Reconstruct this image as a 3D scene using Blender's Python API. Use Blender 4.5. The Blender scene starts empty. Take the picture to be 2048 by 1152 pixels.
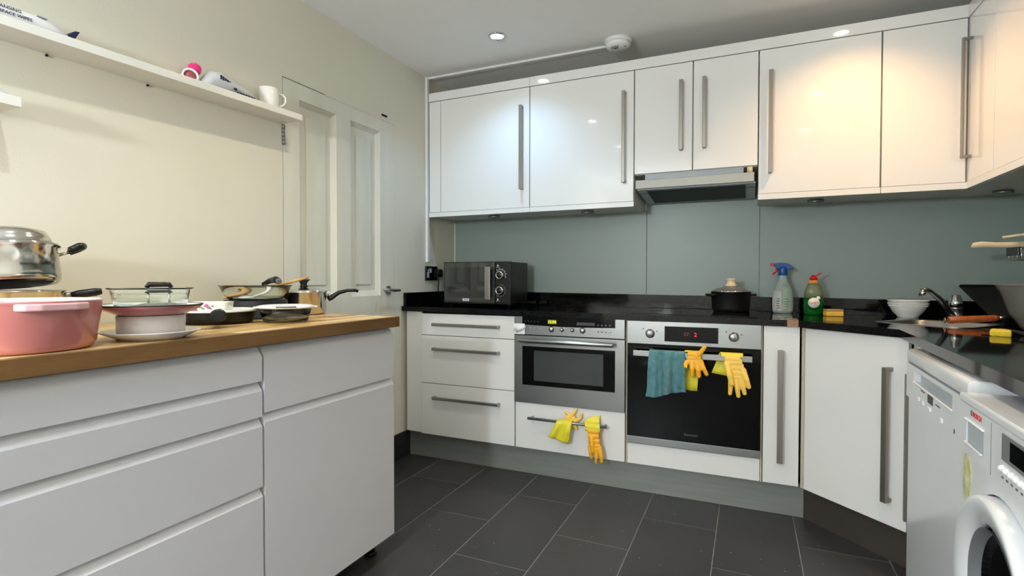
import bpy, bmesh, math, random
from math import sin, cos, pi, radians
from mathutils import Vector, Matrix, noise as mnoise

random.seed(7)
SC = bpy.context.scene
COL = SC.collection

# ------------------------------------------------------------------ camera
cam_d = bpy.data.cameras.new('camera')
cam = bpy.data.objects.new('camera', cam_d)
COL.objects.link(cam)
YAW, PITCH, ROLL = radians(24.0745), radians(-1.1065), radians(0.066)
fw = Vector((-sin(YAW), cos(YAW), 0)); rt = Vector((cos(YAW), sin(YAW), 0)); up = Vector((0, 0, 1))
F = fw * cos(PITCH) + up * sin(PITCH)
U = up * cos(PITCH) - fw * sin(PITCH)
R3 = rt * cos(ROLL) + U * sin(ROLL)
U3 = U * cos(ROLL) - rt * sin(ROLL)
M = Matrix((R3, U3, -F)).transposed().to_4x4()
M.translation = Vector((1.8683, -3.1998, 1.063))
cam.matrix_world = M
cam_d.sensor_width = 36.0
cam_d.lens = 36.0 * 1059.74 / 2048
cam_d.clip_start = 0.02
SC.camera = cam

# ------------------------------------------------------------------ world, exposure, daylight
SC.view_settings.view_transform = 'Standard'
SC.view_settings.look = 'None'
SC.view_settings.exposure = -0.10
SC.view_settings.gamma = 1.0
SC.view_settings.use_curve_mapping = False
w = bpy.data.worlds.new('sky'); SC.world = w
w.use_nodes = True
bgn = w.node_tree.nodes['Background']
bgn.inputs[0].default_value = (0.62, 0.78, 1.0, 1); bgn.inputs[1].default_value = 1.0

# the ceiling's downlights: (x, y, power, colour)
COOL = (0.40, 0.68, 1.0); WARM = (1.0, 0.57, 0.22); NEUT = (1.0, 0.94, 0.86); SOFT = (1.0, 0.86, 0.62); DAY = (0.86, 0.95, 1.0)
DOWN = [(0.66, -0.69, 25, COOL), (2.29, -0.69, 37, WARM),
        (0.71, -1.66, 31, SOFT), (2.28, -1.67, 18, (1.0, 0.80, 0.56)),
        (0.73, -2.56, 31, DAY), (2.29, -2.62, 15, (1.0, 0.88, 0.72)),
        (0.73, -3.6, 24, DAY), (2.29, -3.6, 17, DAY)]  # unseen last row, added behind the camera as frontal fill
# unseen globe lamp, added behind the camera to fill the ceiling and fronts
FILL_GLOBE = (0.80, -4.70, 1.54, 150, (0.84, 0.92, 1.0))
ZC = 2.322

# ------------------------------------------------------------------ materials
def lin(c):
    return tuple((x / 12.92 if x <= .04045 else ((x + .055) / 1.055) ** 2.4) for x in c)

def mat(name, col, rough=0.5, metal=0.0, coat=0.0, var=0.04, scale=8.0, bump=0.0, bscale=60.0, trans=0.0, ior=1.45,
        emit=None, estr=0.0, stretch=None, aniso=0.0, col2=None, sheen=0.0, rvar=0.0, spec=0.5, sss=0.0):
    m = bpy.data.materials.new(name); m.use_nodes = True
    nt = m.node_tree; b = nt.nodes['Principled BSDF']
    c = lin(col)
    tc = nt.nodes.new('ShaderNodeTexCoord'); mp = nt.nodes.new('ShaderNodeMapping')
    nt.links.new(tc.outputs['Object'], mp.inputs[0])
    if stretch: mp.inputs['Scale'].default_value = stretch
    nz = nt.nodes.new('ShaderNodeTexNoise'); nz.inputs['Scale'].default_value = scale; nz.inputs['Detail'].default_value = 4
    nt.links.new(mp.outputs[0], nz.inputs[0])
    rp = nt.nodes.new('ShaderNodeValToRGB')
    c2 = lin(col2) if col2 else tuple(min(1, x * (1 + var)) for x in c)
    c1 = c if col2 else tuple(x * (1 - var) for x in c)
    rp.color_ramp.elements[0].position = .3; rp.color_ramp.elements[1].position = .7
    rp.color_ramp.elements[0].color = (*c1, 1); rp.color_ramp.elements[1].color = (*c2, 1)
    nt.links.new(nz.outputs[0], rp.inputs[0]); nt.links.new(rp.outputs[0], b.inputs['Base Color'])
    b.inputs['Roughness'].default_value = rough; b.inputs['Metallic'].default_value = metal
    b.inputs['Coat Weight'].default_value = coat; b.inputs['Coat Roughness'].default_value = 0.04
    b.inputs['Transmission Weight'].default_value = trans; b.inputs['IOR'].default_value = ior
    b.inputs['Anisotropic'].default_value = aniso; b.inputs['Sheen Weight'].default_value = sheen
    b.inputs['Specular IOR Level'].default_value = spec
    if sss: b.inputs['Subsurface Weight'].default_value = sss; b.inputs['Subsurface Radius'].default_value = (.01, .008, .005)
    if rvar:
        mr = nt.nodes.new('ShaderNodeMapRange'); mr.inputs[3].default_value = max(0, rough - rvar); mr.inputs[4].default_value = rough + rvar
        nt.links.new(nz.outputs[0], mr.inputs[0]); nt.links.new(mr.outputs[0], b.inputs['Roughness'])
    if bump:
        n2 = nt.nodes.new('ShaderNodeTexNoise'); n2.inputs['Scale'].default_value = bscale; n2.inputs['Detail'].default_value = 3
        nt.links.new(mp.outputs[0], n2.inputs[0])
        bp = nt.nodes.new('ShaderNodeBump'); bp.inputs['Strength'].default_value = bump; bp.inputs['Distance'].default_value = .002
        nt.links.new(n2.outputs[0], bp.inputs['Height']); nt.links.new(bp.outputs[0], b.inputs['Normal'])
    if emit: b.inputs['Emission Color'].default_value = (*lin(emit), 1); b.inputs['Emission Strength'].default_value = estr
    return m

m_wall = mat('cream_paint', (.875, .855, .785), .75, var=.015, scale=3, bump=.15, bscale=120)
m_wallb = mat('white_wall_paint', (.90, .885, .84), .75, var=.015, scale=3, bump=.1)
m_ceil = mat('ceiling_paint', (.965, .96, .95), .85, var=.01)
m_door = mat('chipped_white_gloss_paint', (.872, .857, .795), .5, var=.05, scale=14, stretch=(1, 1, .2), bump=.2, bscale=25)
m_gloss = mat('gloss_white_door', (.93, .925, .915), .10, coat=.6, var=.006, scale=2)
m_base = mat('satin_white_door', (.905, .90, .89), .22, coat=.2, var=.012, scale=3)
m_cab = mat('white_carcass', (.90, .89, .86), .4, var=.015)
m_cream = mat('aged_cream_edge', (.80, .76, .66), .5, var=.05)
m_isl = mat('matt_white_front', (.85, .85, .87), .42, var=.006, bump=.04, bscale=400)
m_steel = mat('brushed_steel', (.64, .645, .64), .32, 1.0, var=.025, scale=14, stretch=(1, 1, 30), rvar=.025)
m_steelv = mat('brushed_steel_upright', (.58, .56, .53), .40, .9, var=.06, scale=6, stretch=(30, 30, 1), rvar=.05)
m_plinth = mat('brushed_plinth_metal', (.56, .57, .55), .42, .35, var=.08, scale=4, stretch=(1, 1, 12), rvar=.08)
m_plinth_refl = mat('plinth_dark_reflection', (.34, .31, .29), .42, .5, var=.08, scale=4)  # same steel as the long plinth, its dark reflection painted into the colour
m_chrome = mat('chrome', (.82, .82, .82), .08, 1.0, var=.02)
m_pansteel = mat('polished_pan_steel', (.80, .79, .77), .13, 1.0, var=.04, scale=5, stretch=(1, 1, 8), rvar=.05)
m_black = mat('black_plastic', (.045, .045, .048), .32, var=.1)
m_blackm = mat('matt_black_coating', (.035, .034, .033), .5, var=.15)
m_bglass = mat('black_glass', (.016, .016, .017), .07, coat=.0, var=.05, spec=.3)
m_mwglass = mat('mirrored_oven_glass', (.30, .30, .28), .06, .55, coat=.8, var=.03)
m_winglass = mat('oven_window_grey', (.27, .29, .29), .18, .25, coat=.4, var=.05)
m_white = mat('white_plastic', (.92, .92, .92), .32, var=.01)
m_appl = mat('white_enamel', (.84, .85, .86), .22, coat=.3, var=.01)
m_grey = mat('grey_plastic', (.42, .43, .44), .45, var=.05)
m_dgrey = mat('dark_grey_plastic', (.22, .22, .23), .45, var=.05)
m_lgrey = mat('recess_grey_plastic', (.66, .70, .72), .3, var=.03)
m_ceram = mat('white_ceramic', (.93, .92, .90), .12, coat=.5, var=.01)
m_pinkp = mat('pink_enamel', (.80, .50, .48), .16, coat=.6, var=.05, scale=3)
m_pinkd = mat('pink_plate_glaze', (.72, .42, .42), .2, coat=.4, var=.05)
m_pinkl = mat('pale_pink_enamel', (.90, .72, .74), .16, coat=.5, var=.03)
m_dark = mat('dark_gap', (.04, .04, .04), .8)
m_sock = mat('black_nickel', (.06, .06, .06), .15, .6)
m_teal = mat('teal_microfibre', (.27, .46, .49), .95, var=.18, scale=40, bump=.9, bscale=350, sheen=.2, col2=(.38, .56, .59))
m_glove = mat('orange_rubber', (.97, .70, .16), .42, var=.06, scale=30, bump=.25, bscale=160, sss=.1)
m_glovep = mat('pale_yellow_rubber', (.98, .80, .36), .42, var=.06, scale=30, bump=.25, bscale=160, sss=.1)
m_cuff = mat('yellow_rubber_cuff', (.90, .85, .22), .42, var=.06, scale=30, bump=.2, bscale=140, sss=.1)
m_glass = mat('clear_glass', (.96, .985, .97), .02, trans=1.0, ior=1.46, var=.0)
m_plast = mat('clear_plastic', (.62, .62, .60), .14, var=.0)
m_plast.node_tree.nodes['Principled BSDF'].inputs['Alpha'].default_value = .20
m_smoke = mat('steel_tinted_glass_lid', (.75, .74, .70), .06, trans=.75, ior=1.4, var=.0)
m_wood = mat('wooden_spoon', (.80, .62, .38), .6, var=.12, scale=12, stretch=(1, 1, 6), bump=.2)
m_orange = mat('varnished_orange_wood', (.66, .34, .16), .3, coat=.4, var=.18, scale=20, stretch=(6, 1, 1))
m_pale = mat('pale_wood', (.86, .79, .66), .45, var=.06, scale=16)
m_splash = mat('grey_green_glass', (.555, .605, .58), .36, coat=.0, var=.03, scale=2)
m_skirt = mat('dark_skirting_tile', (.13, .13, .135), .4, var=.2, scale=10, bump=.2)
m_grout = mat('grey_grout', (.47, .46, .45), .85, var=.12, scale=30)
m_sponge = mat('yellow_sponge', (.91, .72, .30), .95, var=.12, scale=90, bump=1.0, bscale=220)
m_scour = mat('tan_scourer', (.70, .58, .32), .95, var=.2, scale=120, bump=1.0, bscale=300)
m_spray = mat('clear_spray_bottle', (.74, .80, .78), .15, trans=.45, ior=1.33, var=.03)
m_label = mat('pale_green_label', (.80, .87, .80), .4, var=.1, scale=60, stretch=(1, 1, 3))
m_labelw = mat('white_label', (.92, .92, .90), .4, var=.02)
m_blue = mat('blue_trigger_plastic', (.05, .30, .58), .3, var=.05)
m_red = mat('red_plastic', (.84, .11, .10), .3, var=.05)
m_fairy = mat('green_soap_bottle', (.05, .42, .13), .12, trans=.35, ior=1.36, var=.1)
m_fairyc = mat('clear_bottle_top', (.62, .66, .52), .12, trans=.5, ior=1.36, var=.05)
m_orangel = mat('orange_neck_label', (.93, .45, .16), .3, var=.15, scale=70, col2=(.98, .75, .35))
m_green = mat('dark_green_label', (.06, .33, .12), .35, var=.1)
m_textd = mat('dark_print', (.10, .10, .11), .5)
m_navy = mat('navy_print', (.09, .10, .25), .5)
m_textr = mat('red_print', (.78, .10, .10), .5)
m_textg = mat('grey_print', (.36, .36, .36), .5)
m_led = mat('yellow_display', (.36, .36, .05), .4, emit=(.52, .50, .05), estr=.5)
m_ledt = mat('yellow_digits', (.9, .9, .2), .4, emit=(.95, .93, .25), estr=1.0)
m_redl = mat('red_digits', (.9, .1, .1), .4, emit=(1., .16, .16), estr=1.6)
m_redd = mat('dim_red_digits', (.4, .1, .1), .4, emit=(.55, .18, .17), estr=.5)
m_hot = mat('magenta_pompom', (.93, .16, .50), .95, var=.15, scale=60, bump=1, bscale=200, sheen=.5)
m_rose = mat('rose_tape', (.66, .32, .36), .6, var=.15, scale=80)
m_bag = mat('clear_bag_film', (.78, .79, .80), .22, var=.06, scale=20, bump=.6, bscale=30)
m_floral = mat('floral_print_china', (.92, .90, .83), .18, coat=.4, var=.03)
m_petal = mat('pink_petal_print', (.74, .36, .56), .35, var=.25, scale=60)
m_leafp = mat('grey_leaf_print', (.45, .46, .40), .35, var=.3, scale=60)
m_stain = mat('torn_yellow_sticker', (.66, .66, .38), .85, var=.5, scale=35, col2=(.86, .86, .74), bump=1, bscale=150)
m_tan = mat('tan_joint_strip', (.60, .47, .36), .3, coat=.3, var=.06)
m_lamp = mat('lamp_lens', (1, 1, 1), .4, emit=(1, .99, .96), estr=22.0)
m_lampoff = mat('frosted_lens_unlit', (.62, .62, .60), .35, var=.05)
m_filter = mat('grease_filter_mesh', (.11, .12, .12), .5, .6, var=.4, scale=300)

def granite():
    m = mat('polished_black_granite', (.028, .027, .028), .055, coat=.0, var=.3, scale=220, spec=.38)
    nt = m.node_tree; b = nt.nodes['Principled BSDF']
    rp = [n for n in nt.nodes if n.type == 'VALTORGB'][0]
    rp.color_ramp.elements[0].position = .58; rp.color_ramp.elements[1].position = .80
    rp.color_ramp.elements[1].color = (.035, .035, .042, 1)
    return m
m_gran = granite()

def tile_mat(k):
    v = 1 + (k - 1) * .09
    m = mat('slate_floor_tile_%d' % k, (.212 * v, .208 * v, .212 * v), .42, var=.16, scale=5, bump=.25, bscale=45, rvar=.1)
    nt = m.node_tree; b = nt.nodes['Principled BSDF']
    rp = [n for n in nt.nodes if n.type == 'VALTORGB'][0]
    tc = [n for n in nt.nodes if n.type == 'TEX_COORD'][0]
    geo = nt.nodes.new('ShaderNodeNewGeometry')
    vo = nt.nodes.new('ShaderNodeTexVoronoi'); vo.inputs['Scale'].default_value = 38
    nt.links.new(geo.outputs['Position'], vo.inputs['Vector'])
    mr = nt.nodes.new('ShaderNodeMath'); mr.operation = 'LESS_THAN'; mr.inputs[1].default_value = .075
    nt.links.new(vo.outputs['Distance'], mr.inputs[0])
    wn = nt.nodes.new('ShaderNodeMath'); wn.operation = 'GREATER_THAN'; wn.inputs[1].default_value = .82
    sep = nt.nodes.new('ShaderNodeSeparateColor'); nt.links.new(vo.outputs['Color'], sep.inputs[0])
    nt.links.new(sep.outputs[0], wn.inputs[0])
    mu = nt.nodes.new('ShaderNodeMath'); mu.operation = 'MULTIPLY'
    nt.links.new(mr.outputs[0], mu.inputs[0]); nt.links.new(wn.outputs[0], mu.inputs[1])
    mx = nt.nodes.new('ShaderNodeMix'); mx.data_type = 'RGBA'
    nt.links.new(mu.outputs[0], mx.inputs['Factor']); nt.links.new(rp.outputs[0], mx.inputs[6])
    mx.inputs[7].default_value = (.5, .5, .48, 1)
    nt.links.new(mx.outputs[2], b.inputs['Base Color'])
    return m
m_tiles = [tile_mat(k) for k in range(3)]

m_staves = [mat('oak_stave_%d' % i, c, .38, var=.10, scale=10, stretch=(6, .6, 6), bump=.15, bscale=40, coat=.1)
            for i, c in enumerate([(.84, .70, .46), (.78, .62, .38), (.88, .76, .54), (.66, .50, .30), (.82, .67, .43)])]
m_edge = mat('oiled_oak_edge', (.48, .35, .20), .45, var=.22, scale=9, stretch=(1, .35, 2.5), bump=.25, bscale=50)

# ------------------------------------------------------------------ mesh helpers
OFF = {}

class B:
    """collects shapes, then links them as ONE mesh object"""
    def __init__(s): s.bm = bmesh.new(); s.sm = []
    def _mark(s, n0, smooth):
        if smooth:
            s.bm.faces.ensure_lookup_table()
            for f in s.bm.faces[n0:]: f.smooth = True
    def box(s, x0, x1, y0, y1, z0, z1, bev=0.0, seg=2, mtx=None):
        t = bmesh.new()
        r = bmesh.ops.create_cube(t, size=1)
        bmesh.ops.scale(t, vec=(abs(x1 - x0), abs(y1 - y0), abs(z1 - z0)), verts=t.verts)
        bmesh.ops.translate(t, vec=((x0 + x1) / 2, (y0 + y1) / 2, (z0 + z1) / 2), verts=t.verts)
        if bev: bmesh.ops.bevel(t, geom=list(t.edges), offset=bev, segments=seg, profile=.5, affect='EDGES')
        s.add(t, mtx, bev > 0.004)
        return s
    def add(s, t, mtx=None, smooth=False):
        if mtx is not None: bmesh.ops.transform(t, matrix=mtx, verts=t.verts)
        if smooth:
            for f in t.faces: f.smooth = True
        me = bpy.data.meshes.new('tmp'); t.to_mesh(me); t.free()
        s.bm.from_mesh(me); bpy.data.meshes.remove(me)
        return s
    def lathe(s, prof, c=(0, 0, 0), seg=40, mtx=None, sx=1, sy=1, smooth=True):
        t = bmesh.new(); rings = []
        for r, z in prof:
            if r < 1e-6: rings.append([t.verts.new((0, 0, z))])
            else: rings.append([t.verts.new((r * sx * cos(2 * pi * k / seg), r * sy * sin(2 * pi * k / seg), z)) for k in range(seg)])
        for a, b in zip(rings, rings[1:]):
            for k in range(seg):
                j = (k + 1) % seg
                if len(a) == 1 and len(b) == 1: continue
                if len(a) == 1: t.faces.new((a[0], b[k], b[j]))
                elif len(b) == 1: t.faces.new((a[k], a[j], b[0]))
                else: t.faces.new((a[k], a[j], b[j], b[k]))
        bmesh.ops.recalc_face_normals(t, faces=t.faces)
        bmesh.ops.translate(t, vec=c, verts=t.verts)
        return s.add(t, mtx, smooth)
    def cyl(s, p0, p1, r, seg=20, r2=None):
        return s.tube([p0, p1], [r, r if r2 is None else r2], seg)
    def tube(s, pts, r, seg=12, flat=1.0, upv=None, smooth=True):
        pts = [Vector(p) for p in pts]; n = len(pts)
        rs = list(r) if hasattr(r, '__len__') else [r] * n
        t = bmesh.new(); rings = []; prev = None
        for i, p in enumerate(pts):
            d = (pts[min(i + 1, n - 1)] - pts[max(i - 1, 0)]).normalized()
            if prev is None:
                a = Vector(upv) if upv else (Vector((0, 0, 1)) if abs(d.z) < .9 else Vector((1, 0, 0)))
                u = (a - d * a.dot(d)).normalized()
            else: u = (prev - d * prev.dot(d)).normalized()
            prev = u; v = d.cross(u)
            rings.append([t.verts.new(p + (u * cos(2 * pi * k / seg) * flat + v * sin(2 * pi * k / seg)) * rs[i]) for k in range(seg)])
        for a, b in zip(rings, rings[1:]):
            for k in range(seg): t.faces.new((a[k], a[(k + 1) % seg], b[(k + 1) % seg], b[k]))
        t.faces.new(rings[0][::-1]); t.faces.new(rings[-1])
        bmesh.ops.recalc_face_normals(t, faces=t.faces)
        if smooth:
            for f in t.faces: f.smooth = len(f.verts) == 4
        return s.add(t)
    def sphere(s, c, r, sc=(1, 1, 1), seg=20, mtx=None):
        t = bmesh.new(); bmesh.ops.create_uvsphere(t, u_segments=seg, v_segments=max(6, seg // 2), radius=r)
        bmesh.ops.scale(t, vec=sc, verts=t.verts); bmesh.ops.translate(t, vec=c, verts=t.verts)
        return s.add(t, mtx, True)
    def prism(s, poly, a0, a1, axis='z', bev=0.0, mtx=None, smooth=False):
        """poly in 2D, extruded along axis (z: xy, y: xz, x: yz)"""
        def P(q, h): return {'z': (q[0], q[1], h), 'y': (q[0], h, q[1]), 'x': (h, q[0], q[1])}[axis]
        t = bmesh.new()
        lo = [t.verts.new(P(q, a0)) for q in poly]; hi = [t.verts.new(P(q, a1)) for q in poly]
        n = len(poly)
        t.faces.new(lo); t.faces.new(hi)
        for k in range(n): t.faces.new((lo[k], lo[(k + 1) % n], hi[(k + 1) % n], hi[k]))
        bmesh.ops.recalc_face_normals(t, faces=t.faces)
        if bev: bmesh.ops.bevel(t, geom=list(t.edges), offset=bev, segments=2, profile=.5, affect='EDGES')
        return s.add(t, mtx, smooth)
    def build(s, name, m, parent=None, local=False):
        me = bpy.data.meshes.new(name)
        off = Vector((0, 0, 0))
        if parent is not None and not local: off = OFF.get(parent.name, Vector((0, 0, 0)))
        if parent is None and not local:
            vs = [v.co for v in s.bm.verts]
            lo = [min(v[i] for v in vs) for i in range(3)]; hi = [max(v[i] for v in vs) for i in range(3)]
            off = Vector(((lo[0] + hi[0]) / 2, (lo[1] + hi[1]) / 2, lo[2]))
        bmesh.ops.translate(s.bm, vec=-off, verts=s.bm.verts)
        s.bm.to_mesh(me); s.bm.free()
        me.materials.append(m)
        o = bpy.data.objects.new(name, me); COL.objects.link(o)
        if parent is not None:
            o.parent = parent
            OFF[o.name] = off
        else:
            o.location = off; OFF[o.name] = off
        return o

def tag(o, label, cat, group=None):
    o['label'] = label; o['category'] = cat
    if group: o['group'] = group
    return o
def thing(name, label, cat, loc=(0, 0, 0), rot=(0, 0, 0), group=None):
    o = bpy.data.objects.new(name, None); COL.objects.link(o)
    o.location = loc; o.rotation_euler = rot; o.empty_display_size = .05
    OFF[o.name] = Vector(loc) if tuple(rot) == (0, 0, 0) else Vector((0, 0, 0))
    return tag(o, label, cat, group)
def struct(o):
    o['kind'] = 'structure'; return o
def stuff(o):
    o['kind'] = 'stuff'; return o
def lab(o, t):
    o['label'] = t; return o

def text(name, s, size, mtx, m, parent, depth=.0004, align='CENTER', shear=0.0):
    """lettering as thin mesh; mtx maps text space (x right, y up) into the parent's space before offset"""
    cu = bpy.data.curves.new(name, 'FONT'); cu.body = s; cu.size = size; cu.extrude = depth
    cu.align_x = align; cu.align_y = 'CENTER'; cu.shear = shear; cu.resolution_u = 3
    ob = bpy.data.objects.new(name + '_curve', cu); COL.objects.link(ob)
    dg = bpy.context.evaluated_depsgraph_get(); dg.update()
    me = bpy.data.meshes.new_from_object(ob.evaluated_get(dg))
    bpy.data.objects.remove(ob); bpy.data.curves.remove(cu)
    b = B(); b.bm.from_mesh(me); bpy.data.meshes.remove(me)
    bmesh.ops.transform(b.bm, matrix=mtx, verts=b.bm.verts)
    return b.build(name, m, parent)
def frame(o, x, y):
    """matrix with origin o, text-x axis x, text-y axis y"""
    x = Vector(x).normalized(); y = Vector(y).normalized(); z = x.cross(y)
    q = Matrix((x, y, z)).transposed().to_4x4(); q.translation = Vector(o); return q

def copy_tree(o, parent=None):
    c = o.copy(); COL.objects.link(c)
    if parent: c.parent = parent
    OFF[c.name] = OFF.get(o.name, Vector((0, 0, 0)))
    for ch in list(o.children): copy_tree(ch, c)
    return c

# ================================================================== ROOM SHELL
YF = -5.3; XR = 3.06
fl = struct(B().box(-.1, XR + .1, YF - .1, .1, -.10, -.0015).build('floor', m_grout))
full = {}
def tile(x0, x1, y0, y1, k):
    w_, h_ = x1 - x0, y1 - y0
    key = (round(w_, 3), round(h_, 3), k)
    if key not in full:
        b = B().box(-w_ / 2 + .0022, w_ / 2 - .0022, -h_ / 2 + .0022, h_ / 2 - .0022, -.009, 0, .0006, 1)
        o = b.build('floor_tile', m_tiles[k], fl, local=True); full[key] = o
    else:
        o = full[key].copy(); COL.objects.link(o)
    o.location = Vector(((x0 + x1) / 2, (y0 + y1) / 2, random.uniform(-.0004, .0002))) - OFF[fl.name]
P_ = .3045
for i in range(-1, 10):
    xa = .230 + P_ * i; xb = min(xa + P_, XR); xa = max(xa, 0)
    base = -.832 if i % 2 == 0 else -1.140
    js = sorted({0.0, YF} | {round(base + .6095 * k, 4) for k in range(-9, 3) if YF + .05 < base + .6095 * k < -.02})
    for a, b_ in zip(js, js[1:]): tile(xa, xb, a, b_, random.randrange(3))

struct(B().box(-.1, XR + .1, YF - .1, .1, ZC, ZC + .1).build('ceiling', m_ceil))
struct(B().box(-.1, XR + .1, 0, .1, 0, ZC).build('wall_back', m_wallb))
struct(B().box(XR, XR + .1, YF, 0, 0, ZC).build('wall_right', m_wallb))
DY0, DY1, DZ = -1.481, -.676, 1.944
b = B().box(-.1, 0, YF, DY0, 0, ZC).box(-.1, 0, DY1, 0, 0, ZC).box(-.1, 0, DY0, DY1, DZ, ZC)
struct(b.build('wall_left', m_wall))
# plain wall behind the camera
struct(B().box(-.1, XR + .1, YF - .1, YF, 0, ZC).build('wall_front', m_wallb))

# old panel door in the left wall
d = B()
ys = [(DY0 + .004, -1.385), (-1.15, -1.045), (-.81, DY1)]
for a, c in ys: d.box(-.045, -.0005, a, c, .012, DZ - .004, .001, 1)
for a, c in [(-1.386, -1.149), (-1.046, -.809)]:
    for z0, z1 in [(.012, .25), (.80, .965), (1.868, DZ - .004)]:
        d.box(-.045, -.0005, a, c, z0, z1, .001, 1)
d.box(-.045, -.0005, -1.22, DY1, DZ - .006, DZ)
do = struct(d.build('door_1', m_door))
def dpanel(a, c, z0, z1):
    p = B()
    p.box(-.034, -.022, a, c, z0, z1)
    # sloping moulding around the field
    for (A, C_) in [((a, a + .02), 0), ((c, c - .02), 0)]:
        p.prism([(-.022, A[0]), (-.005, A[0]), (-.022, A[1])], z0, z1, 'z')
    for (za, zb) in [(z0, z0 + .03), (z1, z1 - .02)]:
        p.prism([(q[0], q[1]) for q in [(-.022, za), (-.005, za), (-.022, zb)]], a, c, 'y')
    p.box(-.025, -.016, a + .055, c - .055, z0 + .06, z1 - .06, .004)
    return p.build('panel', m_door, do)
dpanel(-1.385, -1.15, .965, 1.868); dpanel(-1.045, -.81, .965, 1.868)
dpanel(-1.385, -1.15, .25, .80); dpanel(-1.045, -.81, .25, .80)
h = B().cyl((-.003, -.747, .992), (.008, -.747, .992), .026).cyl((.008, -.747, .992), (.05, -.747, .992), .010)
ho = h.build('door_handle', m_chrome, do)
B().tube([(.05, -.70, .992), (.05, -.74, .992), (.05, -.80, .993), (.047, -.845, .995)], [.008, .009, .009, .008]).build('lever', m_chrome, ho)
for zc in (1.69, .30):
    hg = B()
    for k in range(5): hg.cyl((.004, DY0 + .002, zc - .042 + k * .017), (.004, DY0 + .002, zc - .027 + k * .017), .0055 if k % 2 else .0065, 10)
    hg.box(-.004, .001, DY0 - .006, DY0 + .012, zc - .045, zc + .045)
    lab(hg.build('hinge', m_plinth, do), 'worn metal hinge knuckles')
lab(B().box(-.001, .006, -.795, -.752, 1.962, 1.972).build('latch', m_dark, do), 'black slot above the door')

struct(B().box(0, .012, -1.5, -.55, 0, .150, .002).build('baseboard_left', m_skirt))
struct(B().box(0, .016, -.362, -.336, 1.16, ZC, .003).build('trim_1', m_white))
struct(B().box(.016, 1.17, -.352, -.327, ZC - .012, ZC, .002).build('trim_2', m_white))

# screw holes in the plaster under the upper shelf
# ================================================================== DOWNLIGHTS
LBL = ['lit downlight with chrome rim in the ceiling, in front of the left wall cabinets',
       'warm downlight over the corner in front of the right wall cabinets',
       'downlight over the left side of the floor, one row back from the wall cabinets',
       'downlight over the right side of the floor, one row back from the wall cabinets',
       'downlight above the wooden worktop', 'downlight above the washing machine',
       'unseen fill downlight added on the left behind the camera', 'unseen fill downlight added on the right behind the camera']
for (x, y, pw, colr), lb_ in zip(DOWN, LBL):
    t = thing('downlight', lb_, 'ceiling light', (x, y, ZC))
    B().lathe([(.032, 0), (.046, 0), (.046, -.004), (.040, -.008), (.034, -.006), (.032, 0)], (x, y, ZC), 32).build('rim', m_chrome, t)
    B().lathe([(0, -.003), (.032, -.003), (.032, 0), (0, 0)], (x, y, ZC), 32).build('lens', m_lamp, t)
    l = bpy.data.lights.new('downlight_beam', 'SPOT'); l.energy = pw; l.color = colr; l.shadow_soft_size = .028
    l.spot_size = radians(128); l.spot_blend = .85
    lo = bpy.data.objects.new('downlight_beam', l); COL.objects.link(lo); lo.location = (0, 0, -.012); lo.parent = t

gx, gy, gz, gp, gc = FILL_GLOBE
t = thing('fill_lamp', 'unseen globe lamp on a pole, added behind the camera as fill light', 'lamp', (gx, gy, 0))
B().lathe([(0, 0), (.14, 0), (.14, .012), (.13, .018), (0, .02)], (gx, gy, 0), 32).build('base', m_white, t)
B().cyl((gx, gy, .018), (gx, gy, gz - .09), .011, 12).build('pole', m_white, t)
B().lathe([(0, -.105), (.035, -.105), (.04, -.085), (0, -.08)], (gx, gy, gz), 24).build('holder', m_white, t)
B().sphere((gx, gy, gz), .095, (1, 1, 1), 32).build('globe', mat('opal_fill_globe', (.95, .95, .95), .3, emit=(.94, .97, 1), estr=9), t)
l = bpy.data.lights.new('fill_globe_light', 'POINT'); l.energy = gp; l.color = gc; l.shadow_soft_size = .1
lo = bpy.data.objects.new('fill_globe_light', l); COL.objects.link(lo); lo.location = (0, .16, gz); lo.parent = t

t = thing('smoke_alarm', 'round white smoke alarm on the ceiling at the end of the trunking', 'smoke alarm', (1.225, -.385, ZC))
B().lathe([(0, 0), (.072, 0), (.072, -.016), (.068, -.020), (0, -.020)], (1.225, -.385, ZC)).build('mount', m_white, t)
B().lathe([(0, -.020), (.066, -.020), (.064, -.034), (.052, -.043), (.02, -.046), (0, -.046)], (1.225, -.385, ZC)).build('body', m_white, t)
v = B()
for k in range(-2, 3):
    a = radians(-112 + k * 16)
    v.tube([(1.225 + .012 * cos(a), -.385 + .012 * sin(a), ZC - .0463), (1.225 + .044 * cos(a), -.385 + .044 * sin(a), ZC - .0445)], .0022, 6)
v.build('vent_slots', m_grey, t)
B().lathe([(0, 0), (.006, 0), (.005, -.002), (0, -.002)], (1.265, -.40, ZC - .0435), 12).build('button', m_grey, t)

# ================================================================== SPLASHBACK
ZW = .960
def pane(x0, x1, z1, lb):
    tag(B().box(x0, x1, -.010, -.001, ZW, z1, .0008, 1).build('glass_splashback', m_splash), lb, 'splashback')
pane(.012, 1.3135, 1.462, 'grey green glass splashback panel behind the black microwave')
pane(1.3165, 1.9185, 1.60, 'taller grey green glass splashback panel under the extractor hood')
pane(1.9215, 3.045, 1.452, 'grey green glass splashback panel behind the bottles and sink tap')
tag(B().box(XR - .012, XR - .001, -2.2, -.012, ZW, 1.452, .0008, 1).build('glass_splashback', m_splash), 'grey green glass splashback panel on the right hand wall', 'splashback')

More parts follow.
